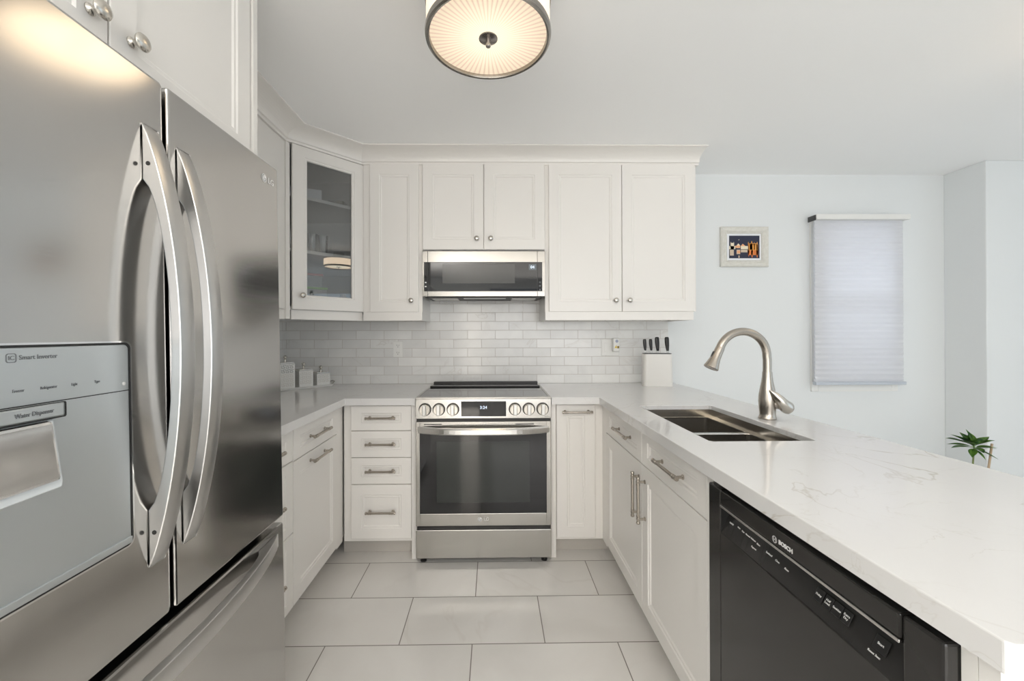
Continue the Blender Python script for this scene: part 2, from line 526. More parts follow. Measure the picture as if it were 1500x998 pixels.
sh = thing('window_shade', 'pale pleated cellular shade drawn down over the dining window', 'window shade', (2.67, 2.93, 2.14))
bm = B(); x0, x1 = 2.345, 2.998; zt, zb = 2.118, .938; n = 31
t = bmesh.new(); fr = []
zs = []
acc = 0
for k in range(n+1):
    zs.append(zt-(zt-zb)*k/n)
for side in (0, 1):
    pr = []
    for k in range(n*2+1):
        z = zt-(zt-zb)*k/(2*n)
        d = .0035*(1 if k % 2 else -1)
        pr.append((2.918-d*.8 if side == 0 else 2.930+d*.8, z))
    for (ya, za), (yb, zb_) in zip(pr, pr[1:]):
        quad(t, [(x0, ya, za), (x1, ya, za), (x1, yb, zb_), (x0, yb, zb_)])
merge(bm, t); obj('pleated_fabric', bm, BLIND, sh)
bx('head_rail', 2.330, 3.020, 2.880, 2.960, 2.118, 2.155, WHITE_PLASTIC, sh, .004)
bx('rail_end_cap', 2.322, 2.330, 2.885, 2.955, 2.112, 2.150, DARK_GREY, sh, .002)
bx('bottom_rail', 2.343, 3.012, 2.908, 2.942, .916, .938, mat('shade_rail_grey', (.50, .54, .60), .4), sh, .003)

# ---------------------------------------------------------------- framed picture
pf = thing('picture_frame', 'small framed night picture of lit buildings beside a lake on the wall', 'picture frame', (1.865, 2.975, 1.94))
FRAME = mat('distressed_cream_frame', (.68, .665, .60), .55)
nz = N(FRAME, 'ShaderNodeTexNoise', i_Scale=60., i_Detail=4.); L(FRAME, pos(FRAME), nz.inputs['Vector'])
L(FRAME, mixcol(FRAME, nz.outputs[0], (.60, .585, .52), (.78, .775, .74)), bsdf(FRAME).inputs['Base Color'])
fx0, fx1, fz0, fz1, yf = 1.682, 2.037, 1.788, 2.084, YW
bm = B(); rings = [(0, 0), (0, .020), (.006, .026), (.028, .020), (.034, .024), (.046, .016), (.050, .008)]
prev = None
for a, d in rings:
    r = [bm.verts.new((x, yf-d-.0005, z)) for x, z in ((fx0+a, fz0+a), (fx1-a, fz0+a), (fx1-a, fz1-a), (fx0+a, fz1-a))]
    if prev:
        for k in range(4): bm.faces.new((prev[k], prev[(k+1) % 4], r[(k+1) % 4], r[k]))
    prev = r
obj('frame', bm, FRAME, pf)
bx('mat_board', fx0+.048, fx1-.048, yf-.009, yf-.003, fz0+.048, fz1-.048, mat('white_mat', (.82, .84, .87), .6), pf)
px0, px1, pz0, pz1 = fx0+.066, fx1-.062, fz0+.064, fz1-.064
pw, ph = px1-px0, pz1-pz0; hz = pz0+ph*.40
pic = bx('night_sky_print', px0, px1, yf-.0105, yf-.009, pz0, pz1, mat('print_navy', (.012, .016, .045), .4), pf)


def flat(name, polys, col, depth):
    bm = B()
    for p in polys:
        bm.faces.new([bm.verts.new((px0+a*pw, yf-.0105-depth, pz0+b*ph)) for a, b in p])
    return obj(name, bm, mat('print_'+name, col, .4), pic)


def rect(a, b, c, d): return [(a, c), (b, c), (b, d), (a, d)]


def towers(xs, base, top, sgn):
    out = []
    for x, w_, h_ in xs: out.append([(x-w_, base), (x+w_, base), (x+w_*.7, base+sgn*h_*.8), (x, base+sgn*h_), (x-w_*.7, base+sgn*h_*.8)])
    return out


flat('orange_building', [rect(.62, .95, .36, .62), rect(.66, .90, .60, .66)]+towers([(.63, .018, .36), (.74, .026, .40), (.83, .018, .34), (.92, .022, .36), (.70, .03, .28)], .38, .7, 1), (.78, .33, .06), .0006)
flat('orange_reflection', [rect(.62, .95, .14, .36)]+towers([(.64, .02, .30), (.75, .03, .34), (.92, .03, .34)], .36, .7, -1), (.72, .20, .04), .0006)
flat('white_buildings', [rect(.05, .14, .40, .68), rect(.0, .20, .40, .54), rect(.38, .62, .40, .54), [(.24, .45), (.36, .45), (.35, .58), (.30, .66), (.25, .58)]]+towers([(.05, .012, .34), (.15, .012, .34)], .40, .7, 1), (.80, .72, .55), .0009)
flat('moon', [[(.30, .80), (.33, .80), (.33, .84), (.31, .82)]], (.80, .72, .55), .0009)
flat('white_reflection', [rect(.02, .15, .12, .38), rect(.24, .36, .18, .38), rect(.38, .60, .26, .38), rect(.30, .34, .02, .12)], (.62, .50, .38), .0009)
flat('salmon_dome', [rect(.20, .36, .46, .56)], (.80, .40, .20), .0012)
flat('salmon_gable', [[(.38, .54), (.54, .54), (.44, .64)]], (.80, .40, .20), .0012)
flat('dome_reflection', [rect(.26, .36, .22, .34)], (.80, .40, .20), .0012)

# ---------------------------------------------------------------- base cabinets
KZ, BZ, TZ, CT = .098, .112, .884, .891    # toe kick top, front bottom, front top, underside of counter
YF, XRF, XLF = 2.355, .647, -.895          # carcass fronts: back run, right run, left run

# drawer cabinet left of the range
cb = thing('drawer_cabinet', 'white four-drawer base cabinet left of the range with bar pulls', 'cabinet', (-.66, 2.6, 0))
bm = B(); box(bm, -.868, -.475, YF, 2.97, KZ, CT-.001); obj('carcass', bm, CAB, cb)
bx('side_panel', -.4745, -.447, 2.335, 2.97, .002, CT-.001, CAB, cb)
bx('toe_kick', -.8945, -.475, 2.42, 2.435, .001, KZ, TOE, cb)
zz = [(.742, TZ), (.588, .738), (.434, .584), (.120, .430)]
for a, b in zz:
    d = front('drawer', cb, (-.823, YF, a), X, -Y, .346, b-a, fx=.058, fz=.042) if b-a < .2 else front('drawer', cb, (-.823, YF, a), X, -Y, .346, b-a, fx=.058, fz=.058)
    pull(d, (-.648, YF-.02, (a+b)/2+.004), X, -Y, .172)

# left run
cb = thing('base_cabinet', 'white base cabinet with one drawer over a pull-out door, below the canisters', 'cabinet', (-1.2, 2.02, 0))
bx('carcass', -1.52, XLF, 1.776, 2.97, KZ, CT-.001, CAB, cb)
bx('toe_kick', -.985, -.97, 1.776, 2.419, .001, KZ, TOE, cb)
bx('corner_stile', XLF+.0005, XLF+.017, 2.266, 2.354, KZ, CT-.001, CAB, cb)
for a, b, hz_ in ((.742, TZ, .812), (.112, .738, .697)):
    d = front('drawer' if a > .5 else 'door', cb, (XLF, 2.262, a), -Y, X, .484, b-a, fx=.058, fz=.042 if a > .5 else .062)
    pull(d, (XLF+.02, 2.018, hz_), Y, X, .20)
cb = thing('base_cabinet', 'white three-drawer base cabinet half hidden behind the refrigerator', 'cabinet', (-1.2, 1.55, 0))
bx('carcass', -1.52, XLF, 1.326, 1.775, KZ, CT-.001, CAB, cb)
bx('toe_kick', -.985, -.97, 1.326, 1.775, .001, KZ, TOE, cb)
for a, b in ((.748, TZ), (.436, .744), (.112, .432)):
    d = front('drawer', cb, (XLF, 1.772, a), -Y, X, .440, b-a, fx=.058, fz=.042)
    pull(d, (XLF+.02, 1.55, (a+b)/2), Y, X, .20)

# narrow pull-out right of the range
cb = thing('pullout_cabinet', 'narrow white pull-out base cabinet right of the range with one top bar pull', 'cabinet', (.47, 2.6, 0))
bx('carcass', .356, .650, YF, 2.97, KZ, CT-.001, CAB, cb)
bx('side_panel', .328, .3555, 2.335, 2.97, .002, CT-.001, CAB, cb)
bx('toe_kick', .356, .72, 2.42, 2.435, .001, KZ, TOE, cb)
d = front('door', cb, (.361, YF, .115), X, -Y, .224, TZ-.115, fx=.060, fz=.064)
pull(d, (.477, YF-.02, .846), X, -Y, .175)

# sink base on the peninsula
cb = thing('sink_cabinet', 'white peninsula base cabinet under the sink with two drawers above two doors', 'cabinet', (.95, 1.72, 0))
bm = B()
box(bm, .651, .668, 1.165, 2.354, KZ, CT-.001); box(bm, 1.235, 1.25, 1.165, 2.354, KZ, CT-.001)
box(bm, .668, 1.235, 1.165, 1.183, KZ, CT-.001); box(bm, .668, 1.235, 2.336, 2.354, KZ, CT-.001); box(bm, .668, 1.235, 1.183, 2.336, KZ, KZ+.018)
obj('carcass', bm, CAB, cb)
bx('corner_stile', .632, .6505, 2.268, 2.354, KZ, CT-.001, CAB, cb)
bx('end_stile', .630, .6505, 1.153, 1.188, BZ, CT-.001, CAB, cb)
bx('toe_kick', .72, .735, 1.165, 2.419, .001, KZ, TOE, cb)
XF = .6505
for (y0, y1) in ((1.722, 2.264), (1.190, 1.718)):
    d = front('drawer', cb, (XF, y0, .740), Y, -X, y1-y0, TZ-.740, fx=.058, fz=.040)
    pull(d, (XF-.02, 1.945 if y0 > 1.5 else 1.425, .815), Y, -X, .205)
    d = front('door', cb, (XF, y0, BZ), Y, -X, y1-y0, .736-BZ, fx=.060, fz=.062)
    pull(d, (XF-.02, y0+.030 if y0 > 1.5 else y1-.035, .597), Z, -X, .195)

# peninsula end
cb = thing('end_panel', 'white finished panel closing the near end and back of the peninsula', 'cabinet panel', (.95, .52, 0))
bx('filler', .632, .66, .521, .540, .002, CT-.001, CAB, cb)
bx('end_board', .632, 1.25, .497, .520, .002, CT-.001, CAB, cb)
bx('back_board', 1.252, 1.270, .497, 2.97, .002, CT-.001, CAB, cb)

# ---------------------------------------------------------------- countertops
def inset_poly(p, d):
    ar = sum(p[k][0]*p[(k+1) % len(p)][1]-p[(k+1) % len(p)][0]*p[k][1] for k in range(len(p)))
    sg = 1 if ar > 0 else -1; out = []
    for k in range(len(p)):
        a, b, c = (Vector(p[k-1]), Vector(p[k]), Vector(p[(k+1) % len(p)]))
        e1, e2 = (b-a).normalized(), (c-b).normalized()
        n1, n2 = Vector((-e1.y, e1.x))*sg, Vector((-e2.y, e2.x))*sg
        q = b+(n1+n2)*d/(1+n1.dot(n2)); out.append((q.x, q.y))
    return out


def slab(name, outer, hole, label):
    """20 mm stone with a mitred 40 mm apron; the cut-out shows only the 20 mm"""
    t = bmesh.new(); z0, zm, z1 = .8915, .911, .931
    def loop(p, z): return [t.verts.new((x, y, z)) for x, y in p]
    def band(a, b):
        for k in range(len(a)): t.faces.new((a[k], a[(k+1) % len(a)], b[(k+1) % len(a)], b[k]))
    def fill(*lps):
        ed = [t.edges.get((g[k], g[(k+1) % len(g)])) or t.edges.new((g[k], g[(k+1) % len(g)])) for g in lps for k in range(len(g))]
        bmesh.ops.triangle_fill(t, use_beauty=True, edges=ed)
    ins = inset_poly(outer, .022)
    T, Bo, I0, I1 = loop(outer, z1), loop(outer, z0), loop(ins, z0), loop(ins, zm)
    band(T, Bo); band(Bo, I0); band(I0, I1)
    if hole:
        H1, H0 = loop(hole, z1), loop(hole, zm); band(H1, H0); fill(T, H1); fill(I1, H0)
    else: fill(T); fill(I1)
    bmesh.ops.recalc_face_normals(t, faces=t.faces)
    ed = [e for e in t.edges if len(e.link_faces) == 2 and e.calc_face_angle(0) > .5 and max(v.co.z for v in e.verts) > .93]
    bmesh.ops.bevel(t, geom=ed, offset=.0022, segments=2, profile=.5, affect='EDGES')
    bm = B(); merge(bm, t)
    o = obj(name, bm, QUARTZ); tag(o, label, 'countertop'); return o


slab('countertop', [(XL+.002, 1.325), (-.845, 1.325), (-.845, 2.303), (-.447, 2.303), (-.447, YW-.002), (XL+.002, YW-.002)], None,
     'white quartz worktop in the left corner, between the refrigerator and the range')
SX0, SX1, SY0, SY1 = .730, 1.094, 1.355, 2.030
e = .010
slab('countertop', [(.327, 2.303), (.602, 2.303), (.602, .470), (.609, .463), (1.323, .463), (1.330, .470), (1.330, YW-.002), (.327, YW-.002)],
     [(SX0, SY0+e), (SX0, SY1-e), (SX0+e, SY1), (SX1-e, SY1), (SX1, SY1-e), (SX1, SY0+e), (SX1-e, SY0), (SX0+e, SY0)],
     'veined white quartz worktop of the peninsula, cut out for the sink')

# ---------------------------------------------------------------- sink
sk = thing('sink', 'double bowl stainless undermount sink in the peninsula worktop', 'sink', (.91, 1.69, .70))
bm = B()


def bowl(bm, x0, x1, y0, y1, zt, zb):
    t = bmesh.new(); r = .018; v = []
    def ring(a, z, rr):
        pts = []
        for cx, cy, s in ((x0+a+rr, y0+a+rr, 180), (x1-a-rr, y0+a+rr, 270), (x1-a-rr, y1-a-rr, 0), (x0+a+rr, y1-a-rr, 90)):
            for k in range(5):
                an = math.radians(s+k*22.5); pts.append(t.verts.new((cx+rr*math.cos(an), cy+rr*math.sin(an), z)))
        return pts
    rs = [ring(0, zt, r), ring(0, zb+.02, r), ring(.006, zb+.006, r), ring(.02, zb, r)]
    for a, b in zip(rs, rs[1:]):
        for k in range(20): t.faces.new((a[k], b[k], b[(k+1) % 20], a[(k+1) % 20])).smooth = False
    t.faces.new(rs[-1])
    merge(bm, t)


ZL = .872
bowl(bm, SX0+.004, SX1-.020, SY0+.004, 1.680, ZL, .70)
obj('near_bowl', bm, SINK_STEEL, sk)
bm = B(); bowl(bm, SX0+.004, SX1-.020, 1.704, SY1-.004, ZL, .70); obj('far_bowl', bm, SINK_STEEL, sk)
bm = B()   # upper wall and the ledge along it
zr = .9105
box(bm, SX0-.012, SX0-.001, SY0-.012, SY1+.012, ZL-.004, zr); box(bm, SX1+.001, SX1+.012, SY0-.012, SY1+.012, ZL-.004, zr)
box(bm, SX0-.001, SX1+.001, SY0-.012, SY0-.001, ZL-.004, zr); box(bm, SX0-.001, SX1+.001, SY1+.001, SY1+.012, ZL-.004, zr)
box(bm, SX1-.020, SX1+.001, SY0-.001, SY1+.001, ZL-.004, ZL, .0012); box(bm, SX0-.001, SX0+.004, SY0-.001, SY1+.001, ZL-.004, ZL)
box(bm, SX0+.004, SX1-.020, SY0-.001, SY0+.004, ZL-.004, ZL); box(bm, SX0+.004, SX1-.020, SY1-.004, SY1+.001, ZL-.004, ZL)
obj('rim_ledge', bm, mat('sink_rim_steel', (.60, .56, .50), .25, 1.0), sk)
bx('divider', SX0+.004, SX1-.020, 1.680, 1.704, .845, ZL+.003, mat('sink_divider_steel', (.68, .67, .65), .2, 1.0), sk, .004)
for y in (1.52, 1.87):
    bm = B(); lathe(bm, [(0, .702), (.042, .702), (.045, .704), (.030, .703), (0, .7035)], Matrix.Translation((.90, y, 0)), 24); obj('drain', bm, CHROME, sk)

# ---------------------------------------------------------------- faucet
fc = thing('faucet', 'brushed nickel gooseneck pull-down faucet behind the sink', 'faucet', (1.165, 1.705, ZT))
fxc, fyc = 1.163, 1.705
bm = B()
lathe(bm, [(.034, .0005), (.0345, .004), (.0310, .012), (.0300, .024), (.0315, .045), (.0335, .075), (.0320, .100), (.0272, .130), (.0220, .158), (.0192, .180), (.0182, .200)], Matrix.Translation((fxc, fyc, ZT)), 32)
obj('body', bm, NICKEL, fc)
bm = B(); pts = [(fxc, fyc, ZT+.196), (fxc, fyc, ZT+.25)]
R = .1065; zc_ = ZT+.267
for k in range(0, 25):
    a = math.radians(k*6.7)
    pts.append((fxc-.002-R+R*math.cos(a), fyc-.012*(k/24), zc_+R*math.sin(a)*.98))
tube(bm, pts, .0165, 24)
obj('gooseneck', bm, NICKEL, fc)
pe = Vector(pts[-1]); d = (Vector(pts[-1])-Vector(pts[-3])).normalized()
bm = B(); lathe(bm, [(.0168, -.004), (.0175, 0), (.0180, .012), (.0185, .028), (.0205, .050), (.0250, .072), (.0290, .088), (.0295, .092), (.027, .094), (0, .090)], zto(d, pe), 28)
hd = obj('spray_head', bm, NICKEL, fc)
bm = B(); s = basis(pe+d*.030+Vector((-.0185, 0, -.003)), Y, d, Vector(Y).cross(d)); box(bm, -.006, .006, -.018, .018, -.004, .005, .002)
bmesh.ops.transform(bm, matrix=s, verts=bm.verts); obj('spray_button', bm, BLACK, hd)
bm = B()     # lever: hub to the right, teardrop paddle
tube(bm, [(fxc+.016, fyc-.010, ZT+.070), (fxc+.050, fyc-.022, ZT+.062)], [.023, .021], 20)
hub = obj('lever_hub', bm, NICKEL, fc)
bm = B()
lp = [(fxc-.010, fyc-.030, ZT+.126), (fxc+.003, fyc-.038, ZT+.112), (fxc+.018, fyc-.043, ZT+.094), (fxc+.033, fyc-.044, ZT+.075), (fxc+.047, fyc-.040, ZT+.061), (fxc+.060, fyc-.034, ZT+.054), (fxc+.072, fyc-.028, ZT+.053), (fxc+.080, fyc-.024, ZT+.055)]
tube(bm, lp, [.004, .011, .017, .022, .0265, .0275, .021, .007], 22)
obj('lever', bm, KNOB_NICKEL, hub)

# ---------------------------------------------------------------- dishwasher
dw = thing('dishwasher', 'black built-in dishwasher with pocket handle under the peninsula worktop', 'dishwasher', (.9, .85, 0))
DY0, DY1, DX = .542, 1.150, .612
bx('tub', .6555, 1.20, DY0+.004, DY1-.002, .09, CT-.006, BLACK, dw)
bx('kick_plate', .70, .715, DY0+.004, DY1-.002, .004, .10, BLACK, dw)
# door: side stiles, fascia and lower panel with a sloping pocket between
PA, PB, PZT, PZB = .603, 1.086, .829, .762
bm = B(); prism(bm, [(DX, DY0), (.655, DY0), (.655, PA-.003), (DX, PA-.003)], Matrix.Translation((0, 0, .105)), .767, .004)
box(bm, DX, .655, PB+.001, DY1-.002, .105, .872, .004)
box(bm, DX, .655, PA-.001, PB+.001, .105, PZB-.004, .002)
door = obj('door', bm, BLACK_GLOSS, dw)
bx('fascia', DX-.001, .650, PA-.001, PB, PZT+.004, .872, BLACK_GLOSS, door, .003)
bx('door_top_edge', .642, .655, DY0+.002, DY1-.004, .867, .883, BLACK, door, .002)
bm = B(); box(bm, DX-.003, DX+.018, PA-.001, PB, PZT-.002, PZT+.0035, .0012); obj('silver_trim', bm, mat('dishwasher_trim', (.75, .74, .72), .22, 1.0), door)
# control slope: lower edge at the door face, upper edge set back
bm = B()
NS = 24; dep = .034
def pz(tt): return PZB-.006*math.sin(PI*tt)
lo = []; hi = []
for k in range(NS+1):
    tt = k/NS; y = PA+(PB-PA)*tt
    lo.append((DX+.001, y, pz(tt)-.004)); hi.append((DX+dep, y, PZT))
for k in range(NS): quad(bm, [lo[k], lo[k+1], hi[k+1], hi[k]])
quad(bm, [hi[0], hi[-1], (DX+dep+.004, PB, PZB-.01), (DX+dep+.004, PA, PZB-.01)])
slope = obj('control_panel', bm, BLACK_GLOSS, door)
bm = B(); t = [(DX+.001, PB, PZB-.006), (DX+dep, PB, PZT), (DX+.001, PB, PZT)]; bm.faces.new([bm.verts.new(p) for p in t])
obj('pocket_end', bm, BLACK, door)
u_ = -Y; up_ = Vector((dep, 0, PZT-PZB)).normalized(); nn_ = u_.cross(up_).normalized()
if nn_.x > 0: nn_ = -nn_


def on_slope(y, f, off=.0012):
    p = Vector((DX, y, PZB)).lerp(Vector((DX+dep, y, PZT)), f); return p+nn_*off


for y, f, s in ((1.060, .45, 'On/Off'), (1.030, .50, 'Auto'), (1.012, .48, 'Pots'), (.993, .48, 'Normal'), (.972, .48, 'Delicate'), (.952, .46, 'Rinse'), (.960, .28, 'Express'), (.914, .44, 'Sanitized'), (.886, .42, 'Clean'), (.857, .40, 'Rinse'), (.980, .80, 'Cycles'), (.731, .76, 'Options')):
    text('control_label', s, .0056, on_slope(y, f), u_, up_, nn_, PRINT_WHITE, slope)
for y, s, w_ in ((.771, 'Delay', .019), (.750, 'Half\nLoad', .017), (.730, 'Sanitize', .0185), (.710, 'Extra\nDry', .017), (.646, 'Start', .024)):
    bm = B(); box(bm, -w_/2, w_/2, -.012, .012, 0, .0018, .0008); bmesh.ops.transform(bm, matrix=basis(on_slope(y, .42, 0), u_, up_, nn_), verts=bm.verts)
    bt = obj('button', bm, BLACK, slope)
    text('button_label', s, .0056, on_slope(y, .42, .0024), u_, up_, nn_, PRINT_WHITE, bt)
text('control_label', 'Reset 3sec', .005, on_slope(.650, .16), u_, up_, nn_, PRINT_WHITE, slope)
text('brand_lettering', 'BOSCH', .0125, (DX-.0018, .8405, .847), -Y, Z, -X, PRINT_WHITE, door, bold=.0004)
bm = B()
for r0, r1 in ((.0062, .0074),):
    tt = []
    for k in range(28):
        a = 2*PI*k/28; tt.append((math.cos(a), math.sin(a)))
    for k in range(28):
        a, b = tt[k], tt[(k+1) % 28]
        quad(bm, [(DX-.0018, .8735+a[0]*r0, .846+a[1]*r0), (DX-.0018, .8735+b[0]*r0, .846+b[1]*r0), (DX-.0018, .8735+b[0]*r1, .846+b[1]*r1), (DX-.0018, .8735+a[0]*r1, .846+a[1]*r1)])
for yy in (.8705, .8765): quad(bm, [(DX-.0018, yy-.0008, .841), (DX-.0018, yy+.0008, .841), (DX-.0018, yy+.0008, .851), (DX-.0018, yy-.0008, .851)])
quad(bm, [(DX-.0018, .8705, .8454), (DX-.0018, .8765, .8454), (DX-.0018, .8765, .8466), (DX-.0018, .8705, .8466)])
obj('brand_emblem', bm, PRINT_WHITE, door)

# ---------------------------------------------------------------- range
RX0, RX1, RYF = -.443, .323, 2.285
rg = thing('range', 'stainless slide-in electric range with black glass oven door', 'range', (-.06, 2.6, 0))
bx('body', RX0+.002, RX1-.002, 2.318, 2.93, .030, .925, DARK_GREY, rg)
bm = B()      # control fascia with a slight backward slope
prism(bm, [(2.284, .818), (2.320, .818), (2.320, .930), (2.290, .930)], basis((RX0, 0, 0), Y, Z, X), RX1-RX0, .002)
cp = obj('control_panel', bm, STEEL, rg)
bx('display', -.186, .068, 2.283, 2.290, .830, .915, BLACK_GLASS, cp, .001)
bm = B(); box(bm, -.190, .072, 2.2845, 2.2885, .826, .919, .001); obj('display_bezel', bm, CHROME, cp)
text('clock_digits', '3:24', .024, (-.060, 2.2825, .880), X, Z, -Y, CLOCK, cp)
for i, kx in enumerate((-.389, -.311, -.232, .118, .196, .274)):
    kn = None
    bm = B(); lathe(bm, [(.0355, -.004), (.0355, .004), (.034, .006), (.033, .006)], zto((0, -1, -.05), (kx, 2.285, .871)), 32)
    bz = obj('knob', bm, BLACK, cp)
    bm = B(); lathe(bm, [(.0318, .003), (.0318, .010), (.0300, .021), (.0275, .023), (0, .0225)], zto((0, -1, -.05), (kx, 2.285, .871)), 32)
    obj('knob_cap', bm, KNOB_NICKEL, bz)
    bm = B(); box(bm, kx-.0105, kx+.0105, 2.243, 2.264, .842, .901, .003); obj('knob_grip', bm, HANDLE_STEEL, bz)
for kx, s in ((-.409, 'LR'), (-.331, 'LF'), (-.252, 'WZ'), (.196, 'RR'), (.292, 'RF')):
    pass
text('model_lettering', 'InstaView', .007, (.300, 2.2830, .828), X, Z, -Y, PRINT_GREY, cp)
# oven door
bm = B()
box(bm, RX0+.001, -.418, RYF, 2.316, .212, .800, .003); box(bm, .295, RX1-.001, RYF, 2.316, .212, .800, .003)
box(bm, -.420, .297, RYF, 2.316, .735, .800, .003); box(bm, -.420, .297, RYF, 2.316, .212, .283, .003)
od = obj('oven_door', bm, STEEL, rg)
bx('door_glass', -.419, .296, RYF-.001, 2.300, .282, .736, BLACK_GLASS, od, .001)
bx('oven_window', -.325, .200, RYF-.0018, RYF-.0008, .345, .690, OVEN_WINDOW, od)
for a, b in ((-.395, -.295), (.120, .225)): bx('door_vent', a, b, RYF-.0008, RYF+.003, .7835, .7885, DARK_SLOT, od)
bm = B(); pl = []; n = 24      # bowed ribbon handle
for k in range(n+1):
    s = -1+2*k/n; x = -.060+s*.372; pl.append((x, 2.283-.062*(1-abs(s)**3.2)))
out = pl; inn = [(-.060+(-1+2*k/n)*.352, 2.2848-.047*(1-abs(-1+2*k/n)**3.2)) for k in range(n+1)]
t = bmesh.new(); rings = []
for (xo, yo), (xi, yi) in zip(out, inn):
    rings.append([t.verts.new((xo, yo+.004, .737)), t.verts.new((xo, yo, .742)), t.verts.new((xo, yo, .766)), t.verts.new((xo, yo+.006, .774)), t.verts.new((xi, yi, .774)), t.verts.new((xi, yi, .740))])
for a, b in zip(rings, rings[1:]):
    for k in range(6): t.faces.new((a[k], b[k], b[(k+1) % 6], a[(k+1) % 6])).smooth = False
t.faces.new(rings[0]); t.faces.new(list(reversed(rings[-1]))); merge(bm, t)
obj('door_handle', bm, mat('range_handle_steel', (.72, .71, .69), .22, 1.0), od)


def lg_mark(parent, c, u, n, r, m, s=1.0):
    c = Vector(c); u = Vector(u); n = Vector(n); bm = B()
    Mx = basis(c, u, Z, n); K = 30
    ring_ = [(math.cos(2*PI*k/K), math.sin(2*PI*k/K)) for k in range(K)]
    t = bmesh.new(); t.faces.new([t.verts.new((a*r, b*r, .0004)) for a, b in ring_]); merge(bm, t, Mx)
    o = obj('brand_emblem', bm, m, parent)
    bm = B(); t = bmesh.new()
    for k in range(0, 24):
        if k in (0, 1, 2, 3, 4): continue
        a0, a1 = 2*PI*k/24+.05, 2*PI*(k+1)/24+.05
        quad(t, [(math.cos(a)*q*r, math.sin(a)*q*r, .0008) for a, q in ((a0, .62), (a1, .62), (a1, .80), (a0, .80))])
    for q in ((-.08, .06, -.35, .35), (-.08, .30, -.35, -.22), (-.42, -.26, .12, .32), (.30, .78, -.08, .06)):
        quad(t, [(q[0]*r, q[2]*r, .0009), (q[1]*r, q[2]*r, .0009), (q[1]*r, q[3]*r, .0009), (q[0]*r, q[3]*r, .0009)])
    merge(bm, t, Mx)
    e2 = obj('emblem_face', bm, PRINT_GREY, parent)
    text('brand_lettering', 'LG', r*2.0, c+u*r*2.9+n*.0006, u, Z, n, m, parent)


lg_mark(od, (-.082, RYF-.0005, .250), X, -Y, .0125, mat('etched_mark', (.78, .78, .77), .4, .3))
bx('gap_shadow_rail', RX0+.006, RX1-.006, 2.300, 2.318, .190, .212, BLACK, rg)
bx('vent_rail', RX0+.004, RX1-.004, 2.300, 2.318, .800, .818, BLACK, rg)
bx('storage_drawer', RX0+.001, RX1-.001, RYF, 2.316, .030, .190, STEEL, rg, .003)
for kx in (-.405, .285):
    bm = B(); lathe(bm, [(.017, .001), (.018, .010), (.012, .012), (.012, .031)], Matrix.Translation((kx, 2.318, 0)), 18); obj('foot', bm, BLACK, rg)
for kx in (-.405, .285):
    bm = B(); lathe(bm, [(.017, .001), (.018, .010), (.012, .012), (.012, .031)], Matrix.Translation((kx, 2.86, 0)), 18); obj('foot', bm, BLACK, rg)
bm = B()
box(bm, RX0, RX1, 2.286, 2.316, .926, .939, .003)
box(bm, RX0, RX0+.014, 2.316, 2.93, .926, .938, .002); box(bm, RX1-.014, RX1, 2.316, 2.93, .926, .938, .002)
obj('cooktop_frame', bm, STEEL, rg)
ck = bx('cooktop', RX0+.015, RX1-.015, 2.317, 2.93, .926, .9375, COOK_GLASS, rg, .001)
bx('rear_vent', -.428, .308, 2.715, 2.745, .938, .947, BLACK, rg, .003)
bx('rear_trim', -.436, .316, 2.925, 2.968, .926, .950, BLACK, rg, .004)

# ---------------------------------------------------------------- wall cabinets
UZ0, UZ1, RZ = 1.440, 2.402, 1.384
LBOT = UZ0


def wall_box(bm, x0, x1, z0, z1): box(bm, x0, x1, UPY, YW-.0005, z0, z1)


# left wall run
cb = thing('wall_cabinet', 'plain white wall cabinet on the left wall beside the refrigerator', 'cabinet', (-1.36, 1.8, 1.44))
bx('carcass', XL+.0005, -1.21, 1.323, 2.325, UZ0, UZ1+.07, CAB, cb)
for y0, y1 in ((1.326, 1.760), (1.764, 2.322)): front('door', cb, (-1.21, y1, UZ0+.002), -Y, X, y1-y0, UZ1-UZ0-.004, plain=True)
bm = B(); prism(bm, [(-1.2045, 2.3265), (-1.186, 2.3265), (-1.1762, 2.3500), (-1.1845, 2.3505)], Matrix.Translation((0, 0, RZ+.002)), UZ1-RZ-.002); obj('filler', bm, CAB, cb)
bx('light_rail', -1.2145, -1.196, 1.323, 2.3255, RZ, UZ0-.0005, CAB, cb)

# diagonal corner cabinet with a glass door
cc = thing('corner_cabinet', 'white diagonal corner wall cabinet with a glass door', 'cabinet', (-1.2, 2.65, 1.44))
Q0, Q1 = Vector((-1.195, 2.330)), Vector((-.850, 2.675))
pent = [(XL+.001, 2.331), (-1.205, 2.331), (-.850, 2.686), (-.850, YW-.001), (XL+.001, YW-.001)]


def pent_slab(bm, z0, z1, ins=0.0):
    p = pent if not ins else [(XL+.017, 2.347), (-1.213, 2.347), (-.865, 2.695), (-.865, YW-.017), (XL+.017, YW-.017)]
    prism(bm, [(x, y) for x, y in p], Matrix.Translation((0, 0, z0)), z1-z0)


bm = B(); pent_slab(bm, UZ0, UZ0+.018); pent_slab(bm, UZ1-.002, UZ1+.07)
box(bm, XL+.001, XL+.016, 2.331, YW-.001, UZ0+.018, UZ1-.002); box(bm, XL+.016, -.850, YW-.016, YW-.001, UZ0+.018, UZ1-.002)
box(bm, XL+.016, -1.206, 2.331, 2.345, UZ0+.018, UZ1-.002); box(bm, -.864, -.850, 2.687, YW-.016, UZ0+.018, UZ1-.002)
obj('carcass', bm, CAB_IN, cc)
dd = Vector((1, 1, 0)).normalized(); nd = Vector((1, -1, 0)).normalized()
P0 = Vector((-1.1731, 2.3601, 0)); DL = .440
org = P0+Vector((0, 0, UZ0+.002))
HD = UZ1-UZ0-.004
bm = B(); t = bmesh.new()
